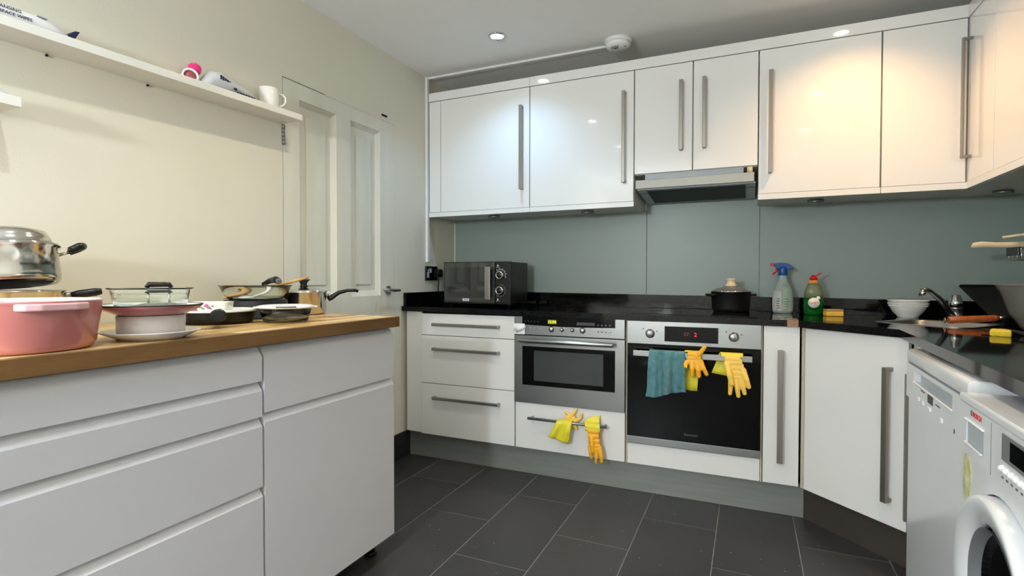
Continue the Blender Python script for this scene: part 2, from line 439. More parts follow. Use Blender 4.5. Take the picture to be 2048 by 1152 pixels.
# ================================================================== WALL CABINETS
YW = -.347
def bar_handle_v(b, x, y, z0, z1, w_=.018, out=.033, th=.009, foot=.012):
    """upright bar with two feet, door face at y, facing -y"""
    b.box(x - w_ / 2, x + w_ / 2, y - out, y - out + th, z0, z1, .0015)
    b.box(x - w_ / 2 + .001, x + w_ / 2 - .001, y - out + th * .6, y, z1 - foot, z1 - .0006, .0015)
    b.box(x - w_ / 2 + .001, x + w_ / 2 - .001, y - out + th * .6, y, z0 + .0006, z0 + foot, .0015)
def bar_handle_h(b, x0, x1, y, z, w_=.017, out=.035, th=.011, foot=.012):
    b.box(x0, x1, y - out, y - out + th, z - w_ / 2, z + w_ / 2, .003)
    b.box(x0 + .0006, x0 + foot, y - out + th * .6, y, z - w_ / 2 + .001, z + w_ / 2 - .001, .0015)
    b.box(x1 - foot, x1 - .0006, y - out + th * .6, y, z - w_ / 2 + .001, z + w_ / 2 - .001, .0015)

def wall_cab(x0, x1, z0, doors, label, pelmet=True, filler=None):
    t = thing('wall_cabinet', label, 'wall cabinet', ((x0 + x1) / 2, -.17, z0))
    zb = z0 - (.016 if pelmet else 0)
    b = B().box(x0 + .001, x1 - .001, -.325, -.012, zb, 2.165)
    b.build('body', m_cab, t)
    if filler: B().box(filler[0], filler[1], YW, YW + .02, z0 + .002, 2.164, .001, 1).build('filler_panel', m_gloss, t)
    for (a, c, hx, hz0, hz1) in doors:
        dd = B().box(a, c, YW, YW + .02, z0 + .002, 2.164, .0012, 1).build('door', m_gloss, t)
        if hx:
            hb = B(); bar_handle_v(hb, hx, YW, hz0, hz1); hb.build('handle', m_steelv, dd)
    if pelmet: B().box(x0, x1, YW - .002, YW + .018, z0 - .027, z0, .001, 1).build('pelmet', m_gloss, t)
    return t
wall_cab(.02, .704, 1.471, [(.106, .702, .657, 1.575, 2.060)], 'white gloss wall cabinet in the left corner with a blueish lit door', filler=(.022, .103))
wall_cab(.705, 1.304, 1.471, [(.707, 1.302, 1.252, 1.572, 2.058)], 'white gloss wall cabinet above and to the right of the microwave')
wall_cab(1.305, 1.904, 1.612, [(1.307, 1.5985, 1.545, 1.716, 2.071), (1.604, 1.902, 1.657, 1.716, 2.071)], 'shorter two-door white wall cabinet above the extractor hood', pelmet=False)
wall_cab(1.905, 2.404, 1.471, [(1.908, 2.401, 1.957, 1.568, 2.057)], 'white wall cabinet with warm lit door right of the extractor hood')
# corner unit: two leaves at a right angle
t = thing('wall_cabinet', 'L-shaped corner wall cabinet with two narrow door leaves at right angles', 'wall cabinet', (2.8, -.2, 1.471))
B().prism([(2.406, -.012), (3.045, -.012), (3.045, -.61), (2.735, -.61), (2.735, -.325), (2.406, -.325)], 1.455, 2.165).build('body', m_cab, t)
B().box(2.407, 2.706, YW, YW + .02, 1.473, 2.164, .0012, 1).build('door', m_gloss, t)
dd = B().box(2.710, 2.730, -.612, YW - .004, 1.473, 2.164, .0012, 1).build('door', m_gloss, t)
hb = B(); y0 = -.392
hb.box(2.674, 2.684, y0 - .0065, y0 + .0065, 1.566, 2.068, .0015).box(2.680, 2.71, y0 - .0055, y0 + .0055, 2.056, 2.0674, .0015).box(2.680, 2.71, y0 - .0055, y0 + .0055, 1.5666, 1.578, .0015)
hb.build('handle', m_steelv, dd)
B().prism([(2.406, YW - .002), (2.708, YW - .002), (2.708, -.612), (2.730, -.612), (2.730, YW + .018), (2.406, YW + .018)], 1.444, 1.471).build('pelmet', m_gloss, t)
t = thing('wall_cabinet', 'white wall cabinet on the right hand wall, at the right edge of the photo', 'wall cabinet', (2.88, -.92, 1.471))
B().box(2.735, 3.045, -1.216, -.616, 1.455, 2.165).build('body', m_cab, t)
B().box(2.710, 2.730, -1.214, -.617, 1.473, 2.164, .0012, 1).build('door', m_gloss, t)
B().box(2.708, 2.730, -1.216, -.614, 1.444, 1.471).build('pelmet', m_gloss, t)
# cornice boards along the top
t = thing('cornice', 'flat white cornice board running along the top of the wall cabinets', 'cornice', (1.36, -.34, 2.167))
B().box(.02, .7035, YW - .004, YW + .05, 2.167, 2.219, .001, 1).build('cornice_board', m_gloss, t)
B().prism([(.705, YW - .004), (2.706, YW - .004), (2.76, YW + .05), (.705, YW + .05)], 2.167, 2.219).build('cornice_board', m_gloss, t)
B().prism([(2.7065, YW - .0045), (2.7065, -1.216), (2.76, -1.216), (2.76, YW + .049)], 2.167, 2.219).build('cornice_board', m_gloss, t)
# puck lights
for (x, y, lb) in [(.40, -.19, 'small chrome puck light under the leftmost wall cabinet'), (1.0, -.17, 'small chrome puck light under the second wall cabinet, above right of the microwave'),
                   (2.17, -.15, 'small chrome puck light under the cabinet above the bottles'), (2.90, -.14, 'small chrome puck light under the corner wall cabinet')]:
    t = thing('puck_light', lb, 'cabinet light', (x, y, 1.455))
    B().lathe([(0, 0), (.037, 0), (.037, -.015), (.033, -.018), (.025, -.018)], (x, y, 1.455), 28).build('ring', m_steel, t)
    B().lathe([(0, -.014), (.026, -.015), (.025, -.0185), (0, -.0185)], (x, y, 1.455), 28).build('lens', m_lampoff, t)

# extractor hood
t = thing('extractor_hood', 'slim pull-out extractor hood with grey front bar under the short cabinets', 'extractor hood', (1.6, -.25, 1.50))
B().box(1.36, 1.84, -.33, -.02, 1.545, 1.611).build('body', m_lgrey, t)
B().box(1.325, 1.895, -.30, -.02, 1.515, 1.545, .002).build('chassis', m_grey, t)
B().box(1.322, 1.888, -.392, -.372, 1.528, 1.573, .002).build('front_bar', mat('silver_painted_bar', (.66, .655, .63), .5, .35, var=.02), t)
p = B(); p.prism([(-.372, 1.530), (-.372, 1.524), (-.05, 1.492), (-.05, 1.515)], 1.326, 1.894, 'x'); p.build('visor', m_lgrey, t)
nf = B(); nf.prism([(-.345, 1.5215), (-.345, 1.5195), (-.075, 1.4925), (-.075, 1.4945)], 1.372, 1.85, 'x'); nf.build('grease_filter', m_filter, t)
B().box(1.575, 1.64, -.372, -.36, 1.518, 1.524, .001).build('filter_catch', m_black, t)
B().cyl((1.868, -.345, 1.573), (1.868, -.345, 1.606), .013).build('slide_post', m_cream, t)

# ================================================================== BASE UNITS
YB = -.60
def base_body(b, x0, x1, z0=.151, z1=.855): return b.box(x0, x1, YB + .022, -.03, z0, z1)
t = thing('drawer_unit', 'white base unit of three drawers in the left corner under the microwave', 'base cabinet', (.42, -.3, .15))
base_body(B(), .03, .7235).build('body', m_cab, t)
B().box(.022, .1255, YB + .006, YB + .022, .158, .866, .001, 1).build('filler_panel', m_base, t)
for z0, z1, hz in [(.7325, .856, .796), (.4535, .7290, .655), (.1535, .4500, .374)]:
    dr = B().box(.128, .7225, YB, YB + .02, z0, z1, .0015, 1).build('drawer', m_base, t)
    hb = B(); bar_handle_h(hb, .217, .637, YB, hz); hb.build('handle', m_steel, dr)

t = thing('oven_housing', 'white base unit holding the small combination oven, with a deep drawer below', 'base cabinet', (1.02, -.3, .15))
b = B(); b.box(.7255, .7415, YB + .03, -.03, .151, .860).box(1.306, 1.3215, YB + .03, -.03, .151, .860).box(.7415, 1.306, YB + .03, -.03, .388, .402).box(.7415, 1.306, -.045, -.03, .151, .855).box(.7415, 1.306, YB + .03, -.03, .151, .165)
b.build('body', m_cab, t)
dr = B().box(.7285, 1.3165, YB, YB + .02, .1535, .3975, .0015, 1).build('drawer', m_base, t)
hb = B()
hb.tube([(.815, YB - .038, .3265), (1.236, YB - .038, .3265)], .0075, 14)
hb.cyl((.83, YB - .038, .3265), (.83, YB, .3265), .006).cyl((1.222, YB - .038, .3265), (1.222, YB, .3265), .006)
hb.build('handle', m_steel, dr)

# combination oven
t = thing('combination_oven', 'compact built-in steel combination oven with yellow clock display', 'oven', (1.02, -.33, .402))
B().box(.745, 1.303, -.585, -.06, .404, .857).build('body', m_dgrey, t)
cp = B().box(.7265, 1.3165, -.612, -.587, .7625, .8585, .0015).build('control_panel', m_steel, t)
pts = [(.773, .8590), (.773, .8200)] + [(.773 + (1.2695 - .773) * k / 12, .8155 - .0050 * sin(pi * k / 12)) for k in range(13)] + [(1.2695, .8200), (1.2695, .8590)]
fas = B().prism(pts, -.6145, -.610, 'y').build('fascia', m_bglass, cp)
B().box(.917, .9645, -.6155, -.614, .8235, .8455).build('clock_display', m_led, cp)
FY = lambda x, y, z: frame((x, y, z), (1, 0, 0), (0, 0, 1))
text('clock_digits', '15:04', .0205, FY(.9407, -.616, .834), m_ledt, cp)
B().box(1.0735, 1.167, -.6152, -.614, .8225, .8375).build('status_display', m_dgrey, cp)
for x in [.79, .808, .825, .843, .862]: B().sphere((x, -.6145, .833), .0038, (1, .3, 1), 10).build('touch_symbol', m_dgrey, cp)
for x in [1.184, 1.203, 1.223, 1.243]: B().sphere((x, -.6145, .826), .0042, (1, .3, 1), 10).build('touch_symbol', m_grey, cp)
for x in [.803, .819, .837, .854, .873]: B().sphere((x, -.612, .797), .0048, (1, .8, 1), 12).build('button', m_chrome, cp)
for x in [1.184, 1.203, 1.223, 1.243]: B().sphere((x, -.612, .794), .0055, (1, .8, 1), 12).build('button', m_chrome, cp)
for x, r in [(.9365, .0125), (.9935, .0088), (1.0495, .0088), (1.1035, .0125)]:
    q = B(); q.lathe([(0, 0), (r * 1.25, 0), (r * 1.2, .003), (r, .004), (r * .95, .012), (r * .7, .014), (0, .0145)], (0, 0, 0), 24, Matrix.Translation((x, -.612, .796)) @ Matrix.Rotation(radians(90), 4, 'X'))
    q.build('knob' if r > .01 else 'button', m_steel, cp)
dr = B()
for x0, x1, z0, z1 in [(.7265, .773, .4025, .758), (1.2695, 1.3165, .4025, .758), (.773, 1.2695, .4025, .4955), (.773, 1.2695, .702, .758)]:
    dr.box(x0, x1, -.612, -.588, z0, z1)
dr = dr.build('oven_door', m_steel, t)
B().box(.7735, 1.269, -.6095, -.59, .496, .7015).build('glass', m_bglass, dr)
B().box(.838, 1.21, -.6105, -.6090, .5205, .680, .0004, 1).build('window', m_winglass, dr)
hb = B().tube([(.766, -.655, .735), (.772, -.655, .735), (1.265, -.655, .735), (1.271, -.655, .735)], [.009, .0115, .0115, .009], 20)
hb.cyl((.795, -.655, .735), (.795, -.612, .735), .007).cyl((1.24, -.655, .735), (1.24, -.612, .735), .007)
hb = hb.build('handle', m_steel, dr)
text('maker_name', 'Baumatic', .0095, frame((1.002, -.6658, .7305), (1, 0, 0), (0, -.38, .92)), m_textd, dr)
# child lock on the oven
t = thing('child_lock', 'white plastic child lock stuck on the left of the compact oven', 'lock', (.756, -.613, .765))
B().box(.7225, .790, -.622, -.6125, .763, .8205, .003).build('base_plate', m_white, t)
q = B(); q.tube([(.742, -.628, .788), (.765, -.629, .796), (.796, -.628, .809)], [.0155, .0125, .0085], 16, .6, upv=(0, 1, 0)); q.build('lever', m_white, t)
B().lathe([(.006, 0), (.0085, 0), (.0085, .002), (.006, .002), (.006, 0)], (0, 0, 0), 24, Matrix.Translation((.742, -.6372, .788)) @ Matrix.Rotation(radians(90), 4, 'X')).build('ring_mark', m_lgrey, t)

# large oven housing + oven
t = thing('oven_housing', 'white base unit holding the large black glass oven, with a plain panel below', 'base cabinet', (1.62, -.3, .15))
b = B(); b.box(1.3225, 1.3275, YB + .004, -.03, .151, .860).box(1.9215, 1.9275, YB + .004, -.03, .151, .858).box(1.3275, 1.9215, YB + .03, -.03, .236, .252).box(1.3275, 1.9215, -.045, -.03, .151, .855).box(1.3275, 1.9215, YB + .03, -.03, .151, .165)
b.build('body', m_cream, t)
B().box(1.3295, 1.9195, YB, YB + .02, .1535, .2545, .0015, 1).build('lower_panel', m_base, t)

t = thing('oven', 'large built-in oven with black glass door, steel control panel and red clock', 'oven', (1.62, -.33, .26))
B().box(1.334, 1.916, -.585, -.06, .262, .855).build('body', m_dgrey, t)
cp = B().box(1.3295, 1.9215, -.614, -.586, .7455, .8560, .0015).build('control_panel', m_steel, t)
B().box(1.506, 1.7435, -.6155, -.613, .7625, .8345).build('display', m_bglass, cp)
text('dim_clock_digits', '07:', .024, FY(1.607, -.616, .7985), m_redd, cp)
text('clock_digit', '2', .026, FY(1.645, -.616, .7985), m_redl, cp)
for x in (1.4385, 1.8095):
    k = B(); k.lathe([(0, 0), (.022, 0), (.021, .003), (.0185, .004), (.0175, .020), (.015, .022), (0, .022)], (0, 0, 0), 28, Matrix.Translation((x, -.614, .7965)) @ Matrix.Rotation(radians(90), 4, 'X'))
    k.box(x - .002, x + .002, -.6365, -.635, .7965, .812)
    k.build('knob', m_steel, cp)
    for dx, dz in ((-.032, .022), (.032, .012)): B().box(x + dx - .003, x + dx + .003, -.6146, -.6138, .7965 + dz - .003, .7965 + dz + .003).build('dial_mark', m_textg, cp)
dr = B().box(1.3295, 1.9215, -.612, -.588, .2935, .7395, .0015).build('oven_door', m_bglass, t)
B().box(1.3295, 1.9215, -.614, -.588, .2605, .2930, .001).build('steel_trim', m_steel, dr)
hb = B().box(1.367, 1.886, -.660, -.650, .692, .7185, .0015)
hb.box(1.385, 1.400, -.65, -.612, .698, .712).box(1.853, 1.868, -.65, -.612, .698, .712)
hb.build('handle', m_steel, dr)
text('maker_name', 'Baumatic', .017, FY(1.628, -.6125, .329), m_textg, dr)

# narrow pull-out
t = thing('pull_out_unit', 'narrow white pull-out unit right of the large oven, with long bar handle', 'base cabinet', (2.0, -.3, .15))
base_body(B(), 1.931, 2.071).build('body', m_cab, t)
dr = B().box(1.9315, 2.0725, YB, YB + .02, .1535, .8545, .0015, 1).build('door', m_base, t)
hb = B(); bar_handle_v(hb, 1.9975, YB, .255, .748, .022, .035, .011, .014); hb.build('handle', m_steelv, dr)

# diagonal corner unit (local frame: x along the door, front faces -y)
DA = thing('corner_base_unit', 'diagonal white corner base unit with long bar handle under the sink', 'base cabinet', (2.0905, -.5955, 0), (0, 0, radians(-45)))
B().prism([(.02, .03), (.415, .03), (.85, .40), (.42, .82), (-.35, .40)], .151, .66).build('body', m_cab, DA, True)
B().box(-.0165, -.002, .004, .03, .146, .852).build('corner_post', m_cream, DA, True)
dr = B().box(.002, .426, 0, .02, .1465, .8475, .002, 1).build('door', m_base, DA, True)
hb = B(); bar_handle_v(hb, .366, 0, .238, .736, .021, .036, .012, .014); hb.build('handle', m_steelv, dr, True)
# narrow unit after the corner, on the right run
RA = thing('pull_out_unit', 'narrow white unit squeezed between the diagonal corner unit and the dishwasher', 'base cabinet', (2.4045, -.9095, 0), (0, 0, radians(-92.4)))
B().box(.002, .20, .022, .55, .151, .800).build('body', m_cab, RA, True)
dr = B().box(.001, .204, 0, .02, .151, .8475, .0015, 1).build('door', m_base, RA, True)
hb = B(); bar_handle_v(hb, .050, 0, .212, .728, .016, .033, .012, .014); hb.build('handle', m_steelv, dr, True)

# plinths
tag(B().box(.012, 2.114, YB + .053, YB + .070, 0, .150, .001, 1).build('plinth', m_plinth), 'long brushed metal plinth under the drawers and ovens', 'plinth')
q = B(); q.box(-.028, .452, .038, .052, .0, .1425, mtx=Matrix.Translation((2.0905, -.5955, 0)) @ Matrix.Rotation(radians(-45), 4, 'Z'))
tag(q.build('plinth', m_plinth_refl), 'metal plinth under the diagonal corner unit, dark reflection painted in', 'plinth')

# ================================================================== GRANITE WORKTOP
def zt(x): return .896 - .0075 * min(x, 2.75)
SR = Matrix.Translation((2.468, -.640, 0)) @ Matrix.Rotation(radians(-38), 4, 'Z')
def rrect(x0, x1, y0, y1, r, n=6):
    o = []
    for cx, cy, a in [(x1 - r, y1 - r, 0), (x0 + r, y1 - r, 90), (x0 + r, y0 + r, 180), (x1 - r, y0 + r, 270)]:
        for k in range(n + 1):
            q = radians(a + 90 * k / n); o.append((cx + r * cos(q), cy + r * sin(q)))
    return o
hole = [(SR @ Vector((x, y, 0))).to_2d() for x, y in rrect(-.165, .165, .012, .335, .06)]
outer = [(.004, -.004), (.004, -.62), (1.0, -.62), (2.062, -.62), (2.364, -.892), (2.316, -1.96), (2.295, -2.42), (3.045, -2.42), (3.045, -.004), (2.0, -.004), (1.0, -.004)]
t = bmesh.new()
ed = []
for loop in (outer, hole):
    vs = [t.verts.new((p[0], p[1], 0)) for p in loop]
    ed += [t.edges.new((vs[k], vs[(k + 1) % len(vs)])) for k in range(len(vs))]
bmesh.ops.triangle_fill(t, use_beauty=True, edges=ed)
g = bmesh.ops.extrude_face_region(t, geom=list(t.faces))
vup = [e for e in g['geom'] if isinstance(e, bmesh.types.BMVert)]
bmesh.ops.translate(t, vec=(0, 0, .028), verts=vup)
bmesh.ops.recalc_face_normals(t, faces=t.faces)
for v_ in t.verts: v_.co.z += zt(v_.co.x) - .028
wb = B(); wb.add(t)
WT = thing('worktop', 'polished black granite worktop running round the back and right side', 'worktop', (1.2, -.3, .86))
wto = wb.build('slab', m_gran, WT)
def upst(x0, x1, y0, y1, h=.078):
    q = bmesh.new()
    vs = [q.verts.new((x, y, zt(x) + dz)) for dz in (0, h) for x, y in ((x0, y0), (x1, y0), (x1, y1), (x0, y1))]
    for f in ((0, 1, 2, 3), (4, 5, 6, 7), (0, 1, 5, 4), (1, 2, 6, 5), (2, 3, 7, 6), (3, 0, 4, 7)): q.faces.new([vs[i] for i in f])
    bmesh.ops.recalc_face_normals(q, faces=q.faces)
    z = B(); z.add(q); return z.build('upstand', m_gran, WT)
upst(.024, 3.044, -.028, -.0105); upst(.004, .022, -.60, -.0105); upst(3.022, 3.0445, -2.41, -.029)
q = B(); q.box(2.022, 2.066, -.6215, -.50, zt(2.04) - .0002, zt(2.04) + .0006).box(2.022, 2.066, -.6225, -.6195, zt(2.04) - .028, zt(2.04))
lab(q.build('joint_strip', m_tan, WT), 'tan strip over the worktop joint')
# hob
zh = zt(1.62)
t = thing('hob', 'flat black glass hob let into the worktop below the extractor hood', 'hob', (1.62, -.3, zh))
q = B(); q.box(1.335, 1.905, -.56, -.06, zh - .002, zh + .004, .001, 1); q.build('glass_plate', m_bglass, t)
for x, y, r in [(1.48, -.19, .09), (1.76, -.19, .075), (1.48, -.43, .075), (1.76, -.43, .09)]:
    B().lathe([(r - .0012, .0041), (r, .0041), (r, .0043), (r - .0012, .0043), (r - .0012, .0041)], (x, y, zh), 40).build('ring_mark', m_dgrey, t)
# sink
SK = thing('sink', 'stainless steel sink let into the corner of the black worktop', 'sink', SR @ Vector((0, 0, zt(2.5))), (0, 0, radians(-38)))
b = bmesh.new()
l0 = rrect(-.172, .172, .003, .342, .065); l1 = rrect(-.163, .163, .014, .333, .058); l2 = rrect(-.155, .155, .022, .325, .05); l3 = rrect(-.15, .15, .03, .32, .05)
rings = []
for lp, z in ((l0, .0006), (l0, .0020), (l1, .0024), (l2, -.004), (l3, -.17)):
    rings.append([b.verts.new((p[0], p[1], z)) for p in lp])
for a_, c_ in zip(rings, rings[1:]):
    n = len(a_)
    for k in range(n): b.faces.new((a_[k], a_[(k + 1) % n], c_[(k + 1) % n], c_[k]))
b.faces.new(rings[-1])
bmesh.ops.recalc_face_normals(b, faces=b.faces)
z = B(); z.add(b, None, True); z.build('basin', m_steel, SK, True)
B().lathe([(0, -.169), (.035, -.169), (.035, -.166), (.02, -.167), (0, -.168)], (0, .175, 0), 24).build('drain', m_chrome, SK, True)
# tap
tx, ty, tz = 2.705, -.26, zt(2.7)
t = thing('tap', 'chrome mixer tap with angled spout behind the sink', 'tap', (tx, ty, tz))
B().lathe([(0, 0), (.030, 0), (.030, .006), (.026, .008), (.0255, .05), (.027, .052), (.027, .056), (.0255, .058)], (tx, ty, tz), 28).build('body', m_steel, t)
B().lathe([(0, .058), (.026, .058), (.026, .082), (.022, .090), (.018, .112), (.014, .115), (0, .115)], (tx, ty, tz), 28).build('lever_cap', m_chrome, t)
sp = [(2.69, -.28, tz + .022), (2.665, -.315, tz + .045), (2.615, -.385, tz + .098), (2.570, -.435, tz + .130), (2.552, -.455, tz + .138), (2.536, -.474, tz + .134)]
B().tube(sp, [.012, .012, .011, .010, .010, .0105], 16).build('spout', m_steel, t)
B().cyl((2.536, -.474, tz + .140), (2.529, -.483, tz + .114), .0115).build('aerator', m_chrome, t)

# ================================================================== DISHWASHER, WASHING MACHINE (local frame: front at y=0 facing -y)
DW = thing('dishwasher', 'white freestanding dishwasher next to the diagonal corner unit', 'dishwasher', (2.335, -1.15, 0), (0, 0, radians(-92.4)))
B().box(.004, .592, .022, .58, .03, .805, .003).build('body', m_appl, DW, True)
b = B(); b.prism([(-.004, .802), (-.004, .832), (.0, .838), (.008, .840), (.56, .840), (.56, .808), (.02, .802)], 0, .596, 'x', .003, smooth=True); b.build('top', m_appl, DW, True)
dr = B().box(.003, .593, .001, .022, .10, .690, .003).build('door', m_appl, DW, True)
cpn = B()
for x0, x1, z0, z1 in [(.003, .593, .692, .752), (.003, .593, .786, .797), (.003, .102, .752, .786), (.488, .593, .752, .786)]: cpn.box(x0, x1, -.005, .022, z0, z1)
cpn = cpn.build('control_panel', m_appl, DW, True)
B().box(.1025, .4875, .012, .016, .7525, .7855).build('handle_recess', m_lgrey, cpn, True)
B().box(.100, .490, -.0085, -.004, .749, .7525, .001).build('grip_edge', m_white, cpn, True)
B().box(.268, .318, -.0062, -.0045, .724, .7465).build('display', m_dgrey, cpn, True)
for x, z, w_ in [(.175, .713, .012), (.221, .711, .012), (.289, .710, .03), (.408, .707, .016)]:
    B().box(x - w_ / 2, x + w_ / 2, -.009, -.004, z - .006, z + .006, .002).build('button', m_white, cpn, True)
for x, z in [(.19, .742), (.345, .734)]:
    for k in range(4): B().box(x + k * .011, x + k * .011 + .008, -.0056, -.0048, z - .0016, z + .0016).build('print_mark', m_textd, cpn, True)
B().box(.506, .511, -.0058, -.0048, .701, .711).build('indicator', m_dgrey, cpn, True)
B().box(.01, .588, .04, .055, 0, .098).build('kick_panel', m_grey, DW, True)

WM = thing('washing_machine', 'white front loading washing machine at the right edge, with round porthole', 'washing machine', (2.285, -1.79, 0), (0, 0, radians(-92.4)))
b = B()
def ringface(b, cx, cz, rin, x0, x1, z0, z1, y, yd):
    t = bmesh.new(); n = 48
    per = []
    for k in range(n):
        a = 2 * pi * k / n; dx, dz = cos(a), sin(a)
        s_ = min((x1 - cx) / dx if dx > 1e-9 else ((x0 - cx) / dx if dx < -1e-9 else 1e9), (z1 - cz) / dz if dz > 1e-9 else ((z0 - cz) / dz if dz < -1e-9 else 1e9))
        per.append((cx + dx * s_, cz + dz * s_))
    o_ = [t.verts.new((p[0], y, p[1])) for p in per]
    i_ = [t.verts.new((cx + rin * cos(2 * pi * k / n), y, cz + rin * sin(2 * pi * k / n))) for k in range(n)]
    for k in range(n):
        j = (k + 1) % n; t.faces.new((o_[k], o_[j], i_[j], i_[k]))
    corners = [(x1, z1), (x0, z1), (x0, z0), (x1, z0)]
    for c in corners:
        best = sorted(range(n), key=lambda k: (per[k][0] - c[0]) ** 2 + (per[k][1] - c[1]) ** 2)[:2]
        ka, kb = best
        if abs(per[ka][0] - c[0]) + abs(per[ka][1] - c[1]) > 1e-6 and abs(ka - kb) in (1, n - 1):
            vv = t.verts.new((c[0], y, c[1]))
            try: t.faces.new((o_[ka], o_[kb], vv))
            except ValueError: pass
    g = bmesh.ops.extrude_face_region(t, geom=list(t.faces))
    bmesh.ops.translate(t, vec=(0, yd, 0), verts=[e for e in g['geom'] if isinstance(e, bmesh.types.BMVert)])
    bmesh.ops.recalc_face_normals(t, faces=t.faces)
    b.add(t)
CX, CZ, RO = .218, .488, .182
ringface(b, CX, CZ, RO + .003, 0, .598, .03, .703, .004, .02)
b.box(0, .598, .35, .56, .03, .80).box(0, .02, .024, .35, .03, .80).box(.578, .598, .024, .35, .03, .80)
b.build('body', m_appl, WM, True)
B().box(-.003, .601, -.006, .56, .806, .8225, .004).build('top', m_appl, WM, True)
cpn = B()
for x0, x1, z0, z1 in [(0, .047, .706, .806), (.148, .598, .706, .806), (.047, .148, .776, .806), (.047, .148, .706, .730)]: cpn.box(x0, x1, -.006, .03, z0, z1)
cpn.box(0, .598, .03, .04, .706, .806)
cpn = cpn.build('control_panel', m_appl, WM, True)
B().box(.0475, .1475, -.004, .012, .7305, .7755, .002).build('detergent_drawer', m_lgrey, cpn, True)
B().box(.044, .1505, -.0095, -.005, .7755, .7785, .001).build('drawer_lip', m_white, cpn, True)
B().box(.044, .142, -.0095, -.005, .7275, .7310, .001).build('drawer_grip', m_white, cpn, True)
text('maker_name', 'BOSCH', .0145, frame((.112, -.0064, .800 - .006), (1, 0, 0), (0, 0, 1)), m_textr, cpn)
q = B(); q.lathe([(.0045, 0), (.0062, 0), (.0062, .0005), (.0045, .0005), (.0045, 0)], (0, 0, 0), 20, Matrix.Translation((.079, -.006, .795)) @ Matrix.Rotation(radians(90), 4, 'X')); q.box(.0782, .0798, -.0065, -.006, .790, .800); q.build('maker_emblem', m_textg, cpn, True)
B().box(.186, .1875, -.0064, -.0055, .707, .802).build('seam', m_grey, cpn, True)
ds = B().box(.240, .42, -.0075, -.005, .752, .798, .001).build('display', m_grey, cpn, True)
B().box(.279, .40, -.0084, -.007, .760, .792).build('screen', m_bglass, ds, True)
for k, x in enumerate((.243, .263, .283, .303, .323, .343, .363)):
    B().sphere((x, -.006, .737), .0085, (.8, .8, .75), 12).build('button', m_white, cpn, True)
    B().box(x - .004, x + .004, -.0064, -.0056, .720, .7235).build('print_mark', m_textg, cpn, True)
RX = Matrix.Translation((CX, 0, CZ)) @ Matrix.Rotation(radians(90), 4, 'X')
po = B(); po.lathe([(RO, -.01), (RO, .016), (RO - .004, .022), (RO - .010, .0235), (RO - .046, .014), (RO - .052, .006), (RO - .056, -.012), (RO - .005, -.012), (RO, -.01)], (0, 0, 0), 64, RX)
po = po.build('porthole_door', m_appl, WM, True)
B().lathe([(RO - .057, .012), (RO - .060, .010), (RO - .064, -.03), (RO - .075, -.045), (RO - .070, -.02), (RO - .062, .006), (RO - .057, .012)], (0, 0, 0), 64, RX).build('seal', m_grey, po, True)
B().lathe([(0, -.075), (.05, -.073), (RO - .085, -.055), (RO - .064, -.008), (RO - .068, -.006), (RO - .09, -.05), (.05, -.067), (0, -.069)], (0, 0, 0), 64, RX).build('glass', m_bglass, po, True)
B().lathe([(0, -.30), (.14, -.30), (.15, -.10), (.13, -.08), (.13, -.085), (.145, -.105), (.135, -.295), (0, -.295)], (0, 0, 0), 40, RX).build('drum', m_dgrey, WM, True)
random.seed(5)
bm_ = bmesh.new(); n = 26
ring0 = []
for k in range(n):
    a = 2 * pi * k / n; rr = random.uniform(.8, 1.1)
    ring0.append((.020 + .026 * cos(a) * rr, .640 + .060 * sin(a) * rr))
vs = [bm_.verts.new((p[0], .0025, p[1])) for p in ring0]; c0 = bm_.verts.new((.02, .0008, .64))
vb = [bm_.verts.new((p[0], .0042, p[1])) for p in ring0]
for k in range(n):
    bm_.faces.new((vs[k], vs[(k + 1) % n], c0)); bm_.faces.new((vs[k], vb[k], vb[(k + 1) % n], vs[(k + 1) % n]))
bmesh.ops.recalc_face_normals(bm_, faces=bm_.faces)
z = B(); z.add(bm_); lab(z.build('torn_sticker', m_stain, WM, True), 'remains of a torn yellow sticker')

# ================================================================== MICROWAVE + SOCKET
mz = zt(.4)
t = thing('microwave', 'black microwave oven with two dials standing on the granite in the left corner', 'microwave', (.384, -.25, mz))
B().box(.162, .606, -.385, -.135, .908, 1.156, .004).build('body', m_black, t)
for x in (.19, .58):
    for y in (-.36, -.16): B().cyl((x, y, mz), (x, y, .909), .012).build('foot', m_black, t)
dr = B().box(.160, .508, -.402, -.386, .906, 1.158, .003).build('door', m_black, t)
B().box(.166, .506, -.4035, -.401, .918, 1.153).build('glass', m_mwglass, dr)
B().box(.200, .46, -.4040, -.403, .945, 1.125).build('window_screen', mat('dark_door_screen', (.22, .22, .205), .07, .5, coat=.8), dr)
hb = B().box(.455, .492, -.436, -.424, .932, 1.128, .004).box(.472, .490, -.428, -.402, .934, .950, .002).box(.472, .490, -.428, -.402, 1.110, 1.126, .002)
hb.build('handle', m_steelv, dr)
bd = B().box(.293, .337, -.405, -.4035, .923, .938, .0008, 1).build('badge', m_white, dr)
for k in range(4): B().box(.304 + k * .0075, .309 + k * .0075, -.4054, -.4048, .927, .934).build('badge_mark', m_textg, bd)
cp = B().box(.510, .608, -.402, -.386, .906, 1.158, .003).build('control_panel', m_black, t)
